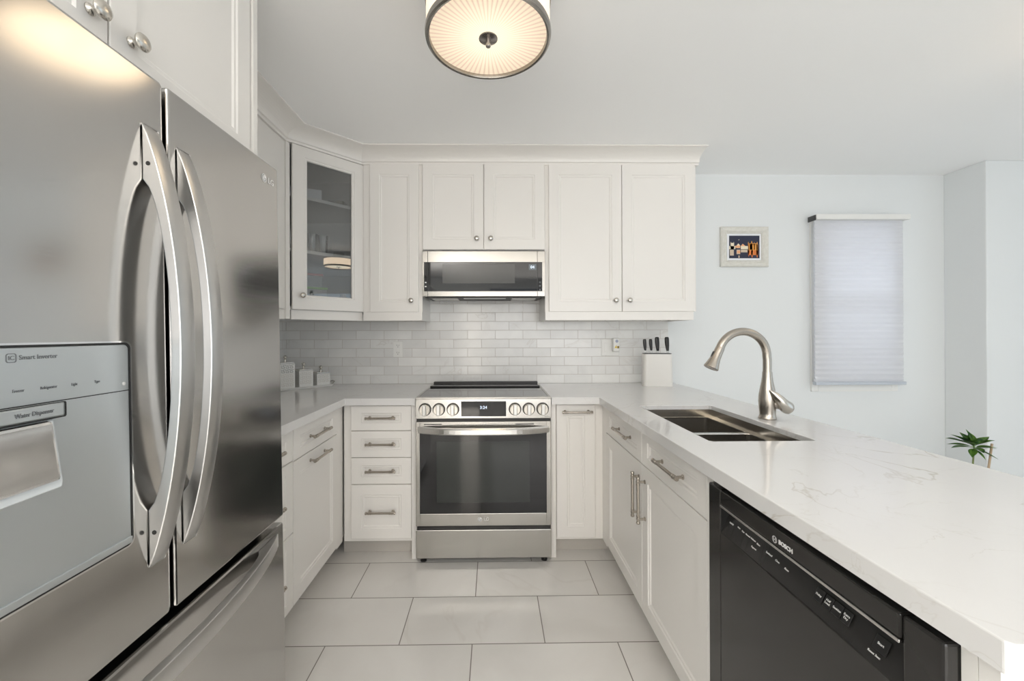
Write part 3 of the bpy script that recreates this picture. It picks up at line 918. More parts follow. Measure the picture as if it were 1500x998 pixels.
# framed door in local u (along), v (up)
g0, g1, h0, h1 = .085, DL-.081, .086, HD-.078
rings = [((0, 0, DL, HD), 0), ((0, 0, DL, HD), .018), ((.002, .002, DL-.002, HD-.002), .020), ((g0-.016, h0-.016, g1+.016, h1+.016), .020), ((g0-.012, h0-.012, g1+.012, h1+.012), .016), ((g0-.005, h0-.005, g1+.005, h1+.005), .016), ((g0, h0, g1, h1), .011), ((g0, h0, g1, h1), 0)]
rv = []
for (a, b, c_, d_), z in rings: rv.append([t.verts.new(p) for p in ((a, b, z), (c_, b, z), (c_, d_, z), (a, d_, z))])
for r0, r1 in zip(rv, rv[1:]+[rv[0]]):
    for k in range(4): t.faces.new((r0[k], r0[(k+1) % 4], r1[(k+1) % 4], r1[k]))
merge(bm, t, basis(org, dd, Z, nd)); cdoor = obj('door', bm, CAB, cc)
bm = B(); box(bm, g0-.006, g1+.006, h0-.006, h1+.006, .003, .006); bmesh.ops.transform(bm, matrix=basis(org, dd, Z, nd), verts=bm.verts)
obj('glass_pane', bm, PANE, cdoor)
knob(cdoor, org+dd*.051+nd*.020+Z*.083, nd)
bm = B(); pent_slab(bm, 2.105, 2.124, 1); obj('shelf', bm, mat('shelf_white', (.80, .80, .79), .4), cc)
bm = B(); pent_slab(bm, 1.782, 1.801, 1); obj('shelf', bm, bpy.data.materials['shelf_white'], cc)
bm = B(); prism(bm, [(0, 0), (DL, 0), (DL, .018), (0, .018)], basis(P0-nd*.004+Z*RZ, dd, -nd, Z), UZ0-RZ-.0005); obj('light_rail', bm, CAB, cc)

# tall single-door cabinet
cb = thing('wall_cabinet', 'white single-door wall cabinet between the glass corner cabinet and the microwave', 'cabinet', (-.65, 2.8, 1.44))
bm = B(); wall_box(bm, -.848, -.466, UZ0, UZ1+.07); obj('carcass', bm, CAB, cb)
front('filler', cb, (-.848, UPY, UZ0), X, -Y, .044, UZ1-UZ0, t=.004, plain=True)
d = front('door', cb, (-.802, UPY, UZ0), X, -Y, .315, UZ1-UZ0-.002, fx=.060, fz=.066); knob(d, (-.534, UPY-.02, 1.513), -Y)
bm = B(); box(bm, -.846, -.466, 2.637, 2.655, RZ, UZ0-.0005); box(bm, -.484, -.466, 2.655, YW-.011, RZ, UZ0-.0005); obj('light_rail', bm, CAB, cb)

# over the microwave
cb = thing('wall_cabinet', 'short white double-door wall cabinet above the microwave', 'cabinet', (-.06, 2.8, 1.84))
bm = B(); wall_box(bm, -.465, .336, 1.842, UZ1+.07); obj('carcass', bm, CAB, cb)
d = front('door', cb, (-.461, UPY, 1.845), X, -Y, .395, UZ1-1.847, fx=.062, fz=.066); knob(d, (-.110, UPY-.02, 1.915), -Y)
d = front('door', cb, (-.062, UPY, 1.845), X, -Y, .394, UZ1-1.847, fx=.062, fz=.066); knob(d, (-.019, UPY-.02, 1.915), -Y)

# double-door cabinet at the right
cb = thing('wall_cabinet', 'tall white double-door wall cabinet right of the microwave, above the knife block', 'cabinet', (.84, 2.8, 1.44))
bm = B(); wall_box(bm, .337, 1.335, UZ0, UZ1+.07); obj('carcass', bm, CAB, cb)
d = front('door', cb, (.361, UPY, UZ0), X, -Y, .476, UZ1-UZ0-.002, fx=.063, fz=.066); knob(d, (.796, UPY-.02, 1.513), -Y)
d = front('door', cb, (.841, UPY, UZ0), X, -Y, .477, UZ1-UZ0-.002, fx=.063, fz=.066); knob(d, (.886, UPY-.02, 1.513), -Y)
bm = B(); box(bm, .337, 1.312, 2.637, 2.655, RZ, UZ0-.0005); box(bm, .337, .355, 2.655, YW-.011, RZ, UZ0-.0005); box(bm, 1.294, 1.312, 2.655, YW-.001, RZ, UZ0-.0005); obj('light_rail', bm, CAB, cb)

# above the refrigerator
cb = thing('wall_cabinet', 'deep white cabinet above the refrigerator with two knobs', 'cabinet', (-1.1, .84, 1.85))
bx('carcass', XL+.0005, -.790, .366, 1.2965, 1.835, ZC-.001, CAB, cb)
for y0, y1, ky in ((.368, .819, .782), (.823, 1.292, .870)):
    d = front('door', cb, (-.790, y1, 1.838), -Y, X, y1-y0, ZC-.004-1.838, fx=.062, fz=.062)
    knob(d, (-.770, ky, 1.918), X, 1.15)
cb = bx('gable_panel', XL+.0005, -.765, 1.2985, 1.3215, .001, ZC-.001, CAB); tag(cb, 'tall white gable panel standing right of the refrigerator up to the ceiling', 'cabinet panel')
cb = bx('gable_panel', XL+.0005, -.765, .338, .3635, .001, ZC-.001, CAB); tag(cb, 'tall white gable panel on the near side of the refrigerator, out of the frame', 'cabinet panel')

# ---------------------------------------------------------------- microwave
mw = thing('microwave', 'low-profile stainless over-the-range microwave with black glass front', 'microwave', (-.065, 2.8, 1.54))
MX0, MX1, MZ0, MZ1, MY = -.463, .334, 1.540, 1.838, 2.628
bx('body', MX0, MX1, MY+.012, YW-.012, MZ0+.004, MZ1, DARK_GREY, mw)
bm = B(); box(bm, MX0, MX1, MY, MY+.012, MZ0, 1.574, .0015); box(bm, MX0, MX1, MY, MY+.012, 1.762, MZ1-.004, .0015)
box(bm, MX0, -.452, MY, MY+.012, 1.574, 1.762); box(bm, .316, MX1, MY, MY+.012, 1.574, 1.762)
fr_ = obj('front_trim', bm, MICRO_STEEL, mw)
gl = bx('door_glass', -.452, .316, MY-.001, MY+.011, 1.574, 1.762, BLACK_GLASS, mw, .001)
bx('door_window', -.333, .137, MY-.0018, MY-.0008, 1.624, 1.748, MICRO_WINDOW, gl)
for sx in (-.428, .284):
    bm = B(); box(bm, sx-.0012, sx+.0012, MY-.0020, MY+.001, MZ0, MZ1-.004); obj('door_seam', bm, BLACK, mw)
bx('display', .228, .278, MY-.0022, MY-.0010, 1.711, 1.748, mat('display_grey', (.13, .16, .18), .2), gl)
text('clock_digits', '04', .026, (.252, MY-.0026, 1.729), X, Z, -Y, CLOCK, gl)
for sx, zs_ in ((-.441, (1.630, 1.604)), (.301, (1.632, 1.608, 1.583))):
    for z_ in zs_: bx('button_mark', sx-.005, sx+.005, MY-.0018, MY-.0009, z_-.004, z_+.004, PRINT_GREY if sx > 0 else PRINT_WHITE, gl)
bm = B(); box(bm, MX0+.02, MX1-.02, MY+.03, YW-.06, MZ0-.006, MZ0+.003, .003); ub = obj('underside', bm, DARK_GREY, mw)
for a, b in ((MX0+.05, -.24), (.12, MX1-.05)): bx('grease_filter', a, b, MY+.08, YW-.10, MZ0-.010, MZ0-.006, STEEL, ub, .001)
bx('lamp_lens', -.20, .08, MY+.06, MY+.10, MZ0-.009, MZ0-.006, WHITE_PLASTIC, ub)

# ---------------------------------------------------------------- refrigerator (leans back by about a degree)
FX, FYM = -.650, .8335
fr = thing('refrigerator', 'stainless french-door refrigerator with bottom freezer drawer and water dispenser', 'refrigerator', (-.72, FYM, 0))
bx('body', -1.42, FX-.072, .384, 1.272, .030, 1.785, DARK_GREY, fr)
bx('kick_grille', FX-.10, FX-.060, .40, 1.26, .010, .062, BLACK, fr)
for y in (.43, 1.23):
    for x in (FX-.13, -1.36):
        bm = B(); lathe(bm, [(.02, .002), (.02, .012), (.012, .014), (.012, .031)], Matrix.Translation((x, y, 0)), 16); obj('foot', bm, BLACK, fr)
# dispenser opening is set into the left door
ld = bx('left_door', FX-.062, FX, .380, .8410, .728, 1.812, FRIDGE_STEEL, fr, .0075)
rd = bx('right_door', FX-.062, FX, .8515, 1.280, .728, 1.812, FRIDGE_STEEL, fr, .0045)
bx('door_gasket', FX-.0715, FX-.063, .390, 1.268, .735, 1.800, BLACK, fr)
fd = bx('freezer_drawer', FX-.062, FX, .380, 1.280, .065, .708, FRIDGE_STEEL, fr, .006)
bx('drawer_gasket', FX-.0715, FX-.063, .390, 1.268, .075, .715, BLACK, fr)
for y in (.42, 1.235): bx('hinge_cover', FX-.15, FX-.030, y-.03, y+.03, 1.813, 1.825, BLACK, fr, .003)


def arc_handle(name, parent, M, length, width, rise, mount, m, tip=.45):
    """side profile in local (s along, r out of door), extruded by width"""
    n = 40; outer = []; inner = []
    for k in range(n+1):
        s = -1+2*k/n; outer.append((s*length/2, .001+rise*(1-s*s)**.85))
    li = length/2-mount
    for k in range(n+1):
        s = 1-2*k/n; inner.append((s*li, .0005+(rise-.019)*(1-s*s)**.62))
    poly = outer+inner
    bm = B(); t = bmesh.new()
    # strip faces so that the side caps stay clean
    def side(w_):
        O = [t.verts.new((a, b, w_)) for a, b in outer]; I = [t.verts.new((s*li if False else -li+2*li*k/n, .0005+(rise-.019)*(1-(-1+2*k/n)**2)**.62, w_)) for k in range(n+1)]
        return O, I
    O0, I0 = side(0); O1, I1 = side(width)
    base0 = [t.verts.new((-length/2, 0, 0)), t.verts.new((length/2, 0, 0))]; base1 = [t.verts.new((-length/2, 0, width)), t.verts.new((length/2, 0, width))]
    for k in range(n):
        t.faces.new((O0[k], O0[k+1], I0[k+1], I0[k])); t.faces.new((O1[k], I1[k], I1[k+1], O1[k+1]))
        f = t.faces.new((O0[k], O1[k], O1[k+1], O0[k+1])); f.smooth = True
        f = t.faces.new((I0[k], I0[k+1], I1[k+1], I1[k])); f.smooth = True
    t.faces.new((base0[0], O0[0], I0[0])); t.faces.new((base1[0], I1[0], O1[0])); t.faces.new((base0[1], I0[n], O0[n])); t.faces.new((base1[1], O1[n], I1[n]))
    t.faces.new((base0[0], base1[0], O1[0], O0[0])); t.faces.new((base0[1], O0[n], O1[n], base1[1]))
    t.faces.new((base0[0], I0[0], I1[0], base1[0])); t.faces.new((base0[1], base1[1], I1[n], I0[n]))
    bmesh.ops.recalc_face_normals(t, faces=t.faces)
    ed = [e_ for e_ in t.edges if len(e_.link_faces) == 2 and e_.calc_face_angle(0) > .9]
    bmesh.ops.bevel(t, geom=ed, offset=.0022, segments=2, profile=.5, affect='EDGES')
    merge(bm, t, M)
    return obj(name, bm, m, parent)


hl_ = arc_handle('door_handle', ld, basis((FX, .787, 1.276), Z, X, Y), .858, .038, .068, .110, HANDLE_STEEL)
hr_ = arc_handle('door_handle', rd, basis((FX, .872, 1.272), Z, X, Y), .848, .038, .068, .110, HANDLE_STEEL)
hd_ = arc_handle('drawer_handle', fd, basis((FX, .8285, .648), Y, X, Z), .83, .040, .062, .10, HANDLE_STEEL)
for zz_ in (1.625, .915):
    bm = B(); lathe(bm, [(0, -.0006), (.0042, -.0006), (.0042, .0008), (0, .0008)], zto((0, -1, 0), (FX+.012, .787, zz_)), 14); obj('set_screw', bm, BLACK, hl_)
# dispenser
dp = bx('dispenser_panel', FX-.004, FX+.0012, .470, .7515, .915, 1.279, DISP_STEEL, ld, .012)
bm = B()
def rounded(y0, y1, z0, z1, r, k=6):
    out = []
    for cy, cz, s in ((y0+r, z0+r, 180), (y1-r, z0+r, 270), (y1-r, z1-r, 0), (y0+r, z1-r, 90)):
        for i in range(k+1):
            a = math.radians(s+90*i/k); out.append((cy+r*math.cos(a), cz+r*math.sin(a)))
    return out
def ringmesh(bm, a, b, x, th):
    t = bmesh.new()
    A = [t.verts.new((x, y, z)) for y, z in a]; Bv = [t.verts.new((x, y, z)) for y, z in b]
    for k in range(len(a)): t.faces.new((A[k], A[(k+1) % len(a)], Bv[(k+1) % len(a)], Bv[k]))
    r = bmesh.ops.extrude_face_region(t, geom=t.faces[:]); bmesh.ops.translate(t, vec=(th, 0, 0), verts=[v for v in r['geom'] if isinstance(v, bmesh.types.BMVert)])
    merge(bm, t)
ringmesh(bm, rounded(.468, .7535, .913, 1.281, .012), rounded(.4715, .7500, .9165, 1.2775, .0105), FX+.0006, .0012)
obj('dispenser_outline', bm, BLACK, ld)
bm = B(); ringmesh(bm, rounded(.465, .7565, .910, 1.284, .014), rounded(.468, .7535, .913, 1.281, .012), FX+.0002, .0020)
obj('dispenser_bezel', bm, CHROME, ld)
bx('strip_line', FX+.0008, FX+.0020, .474, .7490, 1.1935, 1.1950, BLACK, ld)
bm = B(); prism(bm, [(.472, .9285), (.7490, .9285), (.7490, .9168), (.472, .9168)], basis((FX+.001, 0, 0), Y, Z, X), .004, .001); obj('drip_ledge', bm, DISP_STEEL, ld)
bx('nozzle_cover', FX+.0010, FX+.010, .490, .6320, 1.1710, 1.1930, DISP_STEEL, ld, .003)
bm = B(); ringmesh(bm, rounded(.489, .6332, 1.1698, 1.1936, .003), rounded(.4905, .6315, 1.1715, 1.1925, .003), FX+.009, .0014); obj('nozzle_outline', bm, BLACK, ld)
bm = B(); prism(bm, [(.500, 1.074), (.622, 1.076), (.611, 1.168), (.505, 1.168)], basis((FX+.001, 0, 0), Y, Z, X), .014, .005); obj('paddle', bm, CHROME, ld)
bm = B(); prism(bm, [(.494, 1.060), (.629, 1.063), (.630, 1.072), (.618, 1.169), (.500, 1.169)], basis((FX+.001, 0, 0), Y, Z, X), .007, .003); obj('paddle_guard', bm, mat('paddle_guard_plastic', (.70, .74, .76), .15), ld)
tx = FX+.0016
text('feature_lettering', 'Smart Inverter', .0094, (tx, .6045, 1.2630), Y, Z, X, PRINT_GREY, ld, xs=.90)
bm = B(); ringmesh(bm, rounded(.5640, .5765, 1.2565, 1.2695, .003), rounded(.5650, .5755, 1.2575, 1.2685, .0025), FX+.0012, .0006); obj('feature_emblem', bm, PRINT_GREY, ld)
text('emblem_lettering', 'IC', .0080, (tx, .5703, 1.2630), Y, Z, X, PRINT_GREY, ld)
text('water_lettering', 'Water Dispenser', .0090, (FX+.0106, .5905, 1.1820), Y, Z, X, PRINT_GREY, ld, xs=.78)
for y_, s_ in ((.578, 'Freezer'), (.617, 'Refrigerator'), (.654, 'Light'), (.691, 'Type')):
    text('touch_lettering', s_, .0062, (tx, y_, 1.2165), Y, Z, X, PRINT_GREY, ld, xs=.75)
bm = B(); lathe(bm, [(0, 0), (.0030, 0), (.0030, .0008), (0, .0010)], zto(X, (FX+.0012, .740, 1.207)), 14); obj('sensor_dot', bm, PRINT_WHITE, ld)
lg_mark(rd, (FX+.0004, 1.204, 1.758), Y, X, .0125, mat('fridge_mark', (.85, .85, .84), .4))
fr.rotation_euler = (0, -.0163, 0)

# ---------------------------------------------------------------- ceiling light
cl = thing('ceiling_light', 'round drum ceiling light with fabric shade and glass diffuser', 'ceiling light', (-.016, 1.336, ZC))
LX, LY, LZ, LR = -.016, 1.340, 2.270, .206
DIFF = mat('diffuser_glass', (.22, .20, .17), .35)
g = N(DIFF, 'ShaderNodeTexCoord'); sx_ = N(DIFF, 'ShaderNodeSeparateXYZ'); L(DIFF, g.outputs['Object'], sx_.inputs[0])
ang = math_node(DIFF, 'ARCTAN2', sx_.outputs[1], sx_.outputs[0])
ray_ = math_node(DIFF, 'POWER', math_node(DIFF, 'ADD', math_node(DIFF, 'MULTIPLY', math_node(DIFF, 'COSINE', math_node(DIFF, 'MULTIPLY', ang, 64.)), .5), .5), 3.0)
rad = math_node(DIFF, 'SQRT', math_node(DIFF, 'ADD', math_node(DIFF, 'POWER', sx_.outputs[0], 2.), math_node(DIFF, 'POWER', sx_.outputs[1], 2.)))
rr = N(DIFF, 'ShaderNodeMapRange', interpolation_type='SMOOTHSTEP'); L(DIFF, rad, rr.inputs[0]); rr.inputs[1].default_value = .02; rr.inputs[2].default_value = .20; rr.inputs[3].default_value = 0; rr.inputs[4].default_value = 1
hot = mixcol(DIFF, rr.outputs[0], (1.0, .93, .70), (.98, .77, .56))
L(DIFF, hot, bsdf(DIFF).inputs['Emission Color'])
st = math_node(DIFF, 'SUBTRACT', math_node(DIFF, 'SUBTRACT', 1.06, math_node(DIFF, 'MULTIPLY', rr.outputs[0], .20)), math_node(DIFF, 'MULTIPLY', ray_, .27))
L(DIFF, st, bsdf(DIFF).inputs['Emission Strength'])
SHADE = mat('lit_shade_fabric', (.80, .76, .68), .8)
nz = N(SHADE, 'ShaderNodeTexNoise', i_Scale=160., i_Detail=2.); L(SHADE, pos(SHADE), nz.inputs['Vector'])
L(SHADE, mixcol(SHADE, nz.outputs[0], (1.0, .66, .40), (1.0, .90, .72)), bsdf(SHADE).inputs['Emission Color']); bsdf(SHADE).inputs['Emission Strength'].default_value = .62
TRIMM = mat('lamp_trim_nickel', (.36, .34, .31), .25, 1.0)
bm = B(); lathe(bm, [(.198, 0), (.203, 0), (.203, .105), (.198, .105), (.198, 0)], Matrix.Translation((LX, LY, LZ+.012)), 72)
obj('drum_shade', bm, SHADE, cl)
bm = B(); lathe(bm, [(.192, .004), (.194, -.002), (.200, -.004), (.206, .000), (.2075, .008), (.206, .018), (.203, .020), (.203, .011), (.192, .011), (.192, .004)], Matrix.Translation((LX, LY, LZ)), 72)
obj('bottom_ring', bm, TRIMM, cl)
bm = B(); lathe(bm, [(.198, .110), (.206, .110), (.207, .118), (.206, .126), (0, .126)], Matrix.Translation((LX, LY, LZ)), 72); obj('top_plate', bm, TRIMM, cl)
bm = B(); lathe(bm, [(.070, .1265), (.075, .150), (.075, .2085), (0, .2085)], Matrix.Translation((LX, LY, LZ)), 40); obj('canopy', bm, TRIMM, cl)
bm = B(); lathe(bm, [(.1925, .010), (.15, .0085), (.08, .0075), (0, .007)], Matrix.Translation((0, 0, 0)), 72)
df = obj('diffuser', bm, DIFF, cl); df.location = (LX-cl.location.x, LY-cl.location.y, LZ-cl.location.z)
for v_ in df.data.vertices: v_.co += Vector(cl.location)
bm = B(); lathe(bm, [(0, .0065), (.031, .0065), (.031, .004), (.024, .0025), (.0085, .0015), (.0085, -.020), (.0070, -.022), (0, -.022)], Matrix.Translation((LX, LY, LZ)), 32); obj('finial', bm, mat('finial_nickel', (.42, .38, .36), .22, 1.0), cl)
pl_ = bpy.data.lights.new('lamp_glow', 'AREA'); pl_.shape = 'DISK'; pl_.size = .36; pl_.energy = 0.6; pl_.color = (1.0, .78, .54)
po = bpy.data.objects.new('lamp_glow', pl_); C.objects.link(po); po.location = (LX, LY, LZ-.024)

# its twin over the dining side, seen only as a reflection in the glass cabinet
dl = cl.copy(); C.objects.link(dl); dl.location = cl.location+Vector((2.411, -.070, 0))
dl['label'] = 'drum ceiling light over the dining side, seen reflected in the glass cabinet door'
for ch in list(cl.children):
    c = ch.copy(); C.objects.link(c); c.parent = dl
    if ch.name in ('drum_shade', 'diffuser'):
        c.data = ch.data.copy(); m_ = ch.data.materials[0].copy(); c.data.materials[0] = m_
        for lk in list(m_.node_tree.links):
            if lk.to_socket.name == 'Emission Strength': m_.node_tree.links.remove(lk)
        bsdf(m_).inputs['Emission Strength'].default_value = 3.2

# ---------------------------------------------------------------- outlets
ot = thing('outlet', 'white duplex wall outlet in the tiles left of the range', 'outlet', (-.702, 2.974, 1.185))
bm = B(); box(bm, -.737, -.667, 2.969, 2.9745, 1.128, 1.243, .002); pt = obj('cover_plate', bm, WHITE_PLASTIC, ot)
for z_ in (1.159, 1.212):
    bm = B(); box(bm, -.717, -.687, 2.967, 2.9695, z_-.020, z_+.020, .002); s_ = obj('socket', bm, WHITE_PLASTIC, pt)
bm = B()
for z_ in (1.159, 1.212):
    box(bm, -.7095, -.7075, 2.9660, 2.9668, z_-.002, z_+.008); box(bm, -.6965, -.6945, 2.9660, 2.9668, z_-.002, z_+.006); box(bm, -.704, -.700, 2.9660, 2.9668, z_-.012, z_-.007)
obj('slots', bm, DARK_SLOT, ot)
ot = thing('switch_outlet', 'white double wall plate with switch and socket, right of the range', 'outlet', (.86, 2.974, 1.20))
bx('cover_plate', .792, .922, 2.969, 2.9745, 1.134, 1.256, WHITE_PLASTIC, ot, .002)
bx('rocker_switch', .812, .842, 2.9655, 2.969, 1.160, 1.228, WHITE_PLASTIC, ot, .0015)
bx('socket', .872, .904, 2.967, 2.969, 1.150, 1.236, WHITE_PLASTIC, ot, .0015)
pg = thing('plug_in_monitor', 'small white plug-in device stuck in the socket of the double plate', 'plug-in device', (.893, 2.95, 1.22))
bx('housing', .868, .916, 2.925, 2.9665, 1.165, 1.262, WHITE_PLASTIC, pg, .008)
bm = B(); lathe(bm, [(0, 0), (.010, 0), (.011, .001), (0, .002)], zto((0, -1, 0), (.893, 2.9252, 1.240)), 20); obj('dial', bm, mat('dial_blue_grey', (.35, .38, .5), .4), pg)
bm = B(); bm.faces.new([bm.verts.new(p) for p in ((.876, 2.9243, 1.190), (.896, 2.9243, 1.190), (.888, 2.9243, 1.212))]); obj('warning_sticker', bm, mat('sticker_yellow', (.75, .55, .08), .5), pg)
bx('rating_sticker', .896, .910, 2.9238, 2.9248, 1.188, 1.205, mat('sticker_olive', (.28, .20, .05), .5), pg)

# ---------------------------------------------------------------- knife block and knives
KROT = -.16
kb = thing('knife_block', 'white knife block standing on the worktop below the right wall cabinet', 'knife block', (1.135, 2.80, ZT+.0005))
bm = B()
lo_ = rounded(-.098, .098, -.045, .045, .022); hi_ = rounded(-.097, .094, -.043, .043, .022)
t = bmesh.new(); a = [t.verts.new((x, y, 0)) for x, y in lo_]; b = [t.verts.new((x, y, .222)) for x, y in hi_]
t.faces.new(a); t.faces.new(b)
for k in range(len(a)): t.faces.new((a[k], a[(k+1) % len(a)], b[(k+1) % len(a)], b[k])).smooth = False
merge(bm, t, Matrix.Translation((1.135, 2.80, ZT+.0005))); obj('block', bm, mat('knife_block_white', (.76, .745, .715), .35), kb)
bm = B(); prism(bm, [(x*.97, y*.95) for x, y in hi_], Matrix.Translation((1.135, 2.80, ZT+.2226)), .0045); obj('slotted_top', bm, BLACK, kb)
kb.rotation_euler = (0, 0, KROT)
kn_lab = ['leftmost of the four black-handled knives in the white block', 'second from left of the black-handled knives in the white block', 'third black-handled knife from the left in the white block', 'rightmost black-handled knife in the white block']
for i, (kx, hh, ww) in enumerate(((-.077, .098, .0105), (-.037, .098, .0105), (.006, .112, .0135), (.071, .112, .0135))):
    c = Vector((1.135+kx*math.cos(KROT), 2.80+kx*math.sin(KROT), ZT+.2275))
    k_ = thing('knife', kn_lab[i], 'knife', c, 'knives in the knife block')
    bm = B(); zb = c.z
    prism(bm, [(-.009, 0), (.009, 0), (.008, .012), (.004, .022), (-.004, .022), (-.008, .012)], basis((c.x, c.y+.004, zb+.0005), X, Z, -Y), .008, .001); obj('bolster', bm, HANDLE_STEEL, k_)
    bm = B(); m_ = 10; t = bmesh.new(); rings = []
    for j in range(m_+1):
        s = j/m_; w_ = ww*(.66+.50*math.sin(s*2.2)) if s < .97 else ww*.8; cx_ = c.x-.006*math.sin(s*PI/2)*(1 if i != 1 else 1)
        rings.append([t.verts.new((cx_+w_*math.cos(q), c.y+w_*.6*math.sin(q), zb+.016+s*(hh-.016))) for q in [2*PI*k/14 for k in range(14)]])
    for r0, r1 in zip(rings, rings[1:]):
        for k in range(14): t.faces.new((r0[k], r0[(k+1) % 14], r1[(k+1) % 14], r1[k])).smooth = True
    t.faces.new(rings[0]); t.faces.new(rings[-1]); merge(bm, t)
    obj('handle', bm, BLACK, k_)

# ---------------------------------------------------------------- canisters on a tray
TD = Vector((.235, .255, 0)).normalized(); TN = Vector((TD.y, -TD.x, 0))
tc_ = Vector((-1.295, 2.770, ZT))
CERAM = mat('white_ceramic', (.80, .80, .78), .25)
KEY = mat('key_pattern_silver', (.30, .29, .27), .3, .7)
PALEKEY = mat('key_relief_pale', (.62, .60, .56), .35)
SILV = mat('polished_silver', (.72, .70, .66), .12, 1.0)
ty = thing('tray', 'long shallow silver-edged tray under the three canisters', 'tray', tc_)
Mt = basis(tc_, TD, -TN, Z)
bm = B(); lo_ = rounded(-.180, .180, -.055, .055, .02); hi_ = rounded(-.192, .192, -.066, .066, .024); t = bmesh.new()
rs = [[t.verts.new((x, y, z)) for x, y in p] for p, z in ((lo_, .0008), (hi_, .016), (rounded(-.188, .188, -.062, .062, .022), .017), (rounded(-.177, .177, -.052, .052, .018), .004))]
for a, b in zip(rs, rs[1:]):
    for k in range(len(a)): t.faces.new((a[k], a[(k+1) % len(a)], b[(k+1) % len(a)], b[k]))
t.faces.new(rs[0]); t.faces.new(rs[-1]); merge(bm, t, Mt); obj('dish', bm, CERAM, ty)
for s in (-1, 1):
    bm = B(); tube(bm, [tc_+TD*s*.186+TN*.03+Z*.016, tc_+TD*s*.205+TN*.022+Z*.030, tc_+TD*s*.208+Z*.034, tc_+TD*s*.205-TN*.022+Z*.030, tc_+TD*s*.186-TN*.03+Z*.016], .004, 10); obj('tray_handle', bm, SILV, ty)
labs = ['tallest white canister with a key pattern, left on the tray', 'middle-height white canister between the other two on the tray', 'shortest white canister, at the right end of the tray']
for i, (s, hh) in enumerate(((-.118, .170), (.000, .118), (.118, .090))):
    c = tc_+TD*s+Z*.0045; w_ = .046
    cn = thing('canister', labs[i], 'canister', c, 'white lidded canisters on the tray')
    Mc = basis(c, TD, -TN, Z)
    bm = B(); t = bmesh.new(); box(t, -w_, w_, -w_, w_, 0, hh, .004); merge(bm, t, Mc); jar = obj('jar', bm, CERAM, cn)
    bm = B(); t = bmesh.new(); box(t, -w_+.004, w_-.004, -w_+.004, w_-.004, hh+.0002, hh+.009, .003); merge(bm, t, Mc); lid = obj('lid', bm, SILV if i != 1 else SILV, cn)
    bm = B(); lathe(bm, [(.012, hh+.009), (.006, hh+.014), (.006, hh+.019), (.011, hh+.024), (.006, hh+.029), (.005, hh+.032), (.012, hh+.039), (.013, hh+.045), (.008, hh+.051), (0, hh+.053)], Matrix.Translation((c.x, c.y, c.z)), 18); obj('lid_knob', bm, SILV, lid)
    # greek key relief on the two sides seen
    unit = [(0, 0, 1, 7), (0, 6, 6, 7), (5, 3, 6, 7), (2.5, 3, 6, 4), (2.5, 0, 3.5, 4), (2.5, 0, 8, 1)]
    nrow = int((hh-.012)//((2*w_-.014)/24*9)); sc_ = (2*w_-.014)/24
    for face in (0, 1):
        for dark in ((True, False) if i == 0 else (False,)):
            bm = B(); t = bmesh.new()
            for rw in range(nrow):
                if (i == 0) and ((rw < 2) != dark): continue
                for cl_ in range(3):
                    for (a, b, c2, d2) in unit:
                        x_0 = -w_+.007+(cl_*8+a)*sc_; x_1 = -w_+.007+(cl_*8+c2)*sc_; z_0 = hh-.008-(rw*9+d2)*sc_; z_1 = hh-.008-(rw*9+b)*sc_
                        quad(t, [(x_0, -w_-.0008, z_0), (x_1, -w_-.0008, z_0), (x_1, -w_-.0008, z_1), (x_0, -w_-.0008, z_1)])
            if face: bmesh.ops.transform(t, matrix=Matrix.Rotation(-PI/2, 4, 'Z'), verts=t.verts)
            merge(bm, t, Mc); obj('key_pattern', bm, KEY if dark else PALEKEY, jar)

# ---------------------------------------------------------------- things in the glass cabinet
bx_ = bx('box', -.09, .09, -.05, .05, 0, .062, mat('white_carton', (.82, .84, .88), .5)); bx_.location = (-1.165, 2.52, 2.1245); bx_.rotation_euler = (0, 0, .45)
tag(bx_, 'flat white box lying on the top shelf inside the glass cabinet', 'box')
bm = B(); box(bm, -.055, .055, -.04, .04, 0, .045, .012); o_ = obj('bowl', bm, mat('dark_olive_ceramic', (.14, .13, .10), .4)); o_.location = (-1.03, 2.68, 2.1245)
tag(o_, 'low dark dish beside the white box on the top cabinet shelf', 'dish')
pos_g = [(-1.225, 2.455), (-1.190, 2.500), (-1.130, 2.535), (-1.085, 2.585), (-1.185, 2.590)]
g_lab = ['leftmost clear tumbler on the middle cabinet shelf', 'second clear tumbler from the left on the middle cabinet shelf', 'third clear tumbler from the left on the middle cabinet shelf', 'rightmost clear tumbler in the front row on the middle cabinet shelf', 'clear tumbler standing behind the others on the middle cabinet shelf']
src = None
for i, (x_, y_) in enumerate(pos_g):
    if src is None:
        bm = B(); lathe(bm, [(0, 0), (.026, 0), (.028, .004), (.033, .118), (.0315, .118), (.0265, .010), (0, .010)], Matrix(), 24)
        src = obj('tumbler', bm, CLEAR); o_ = src
    else:
        o_ = src.copy(); C.objects.link(o_)
    o_.location = (x_, y_, 1.8015); tag(o_, g_lab[i], 'tumbler', 'clear tumblers in the glass cabinet')
GB = mat('clear_storage_plastic', (.35, .36, .36), .2)


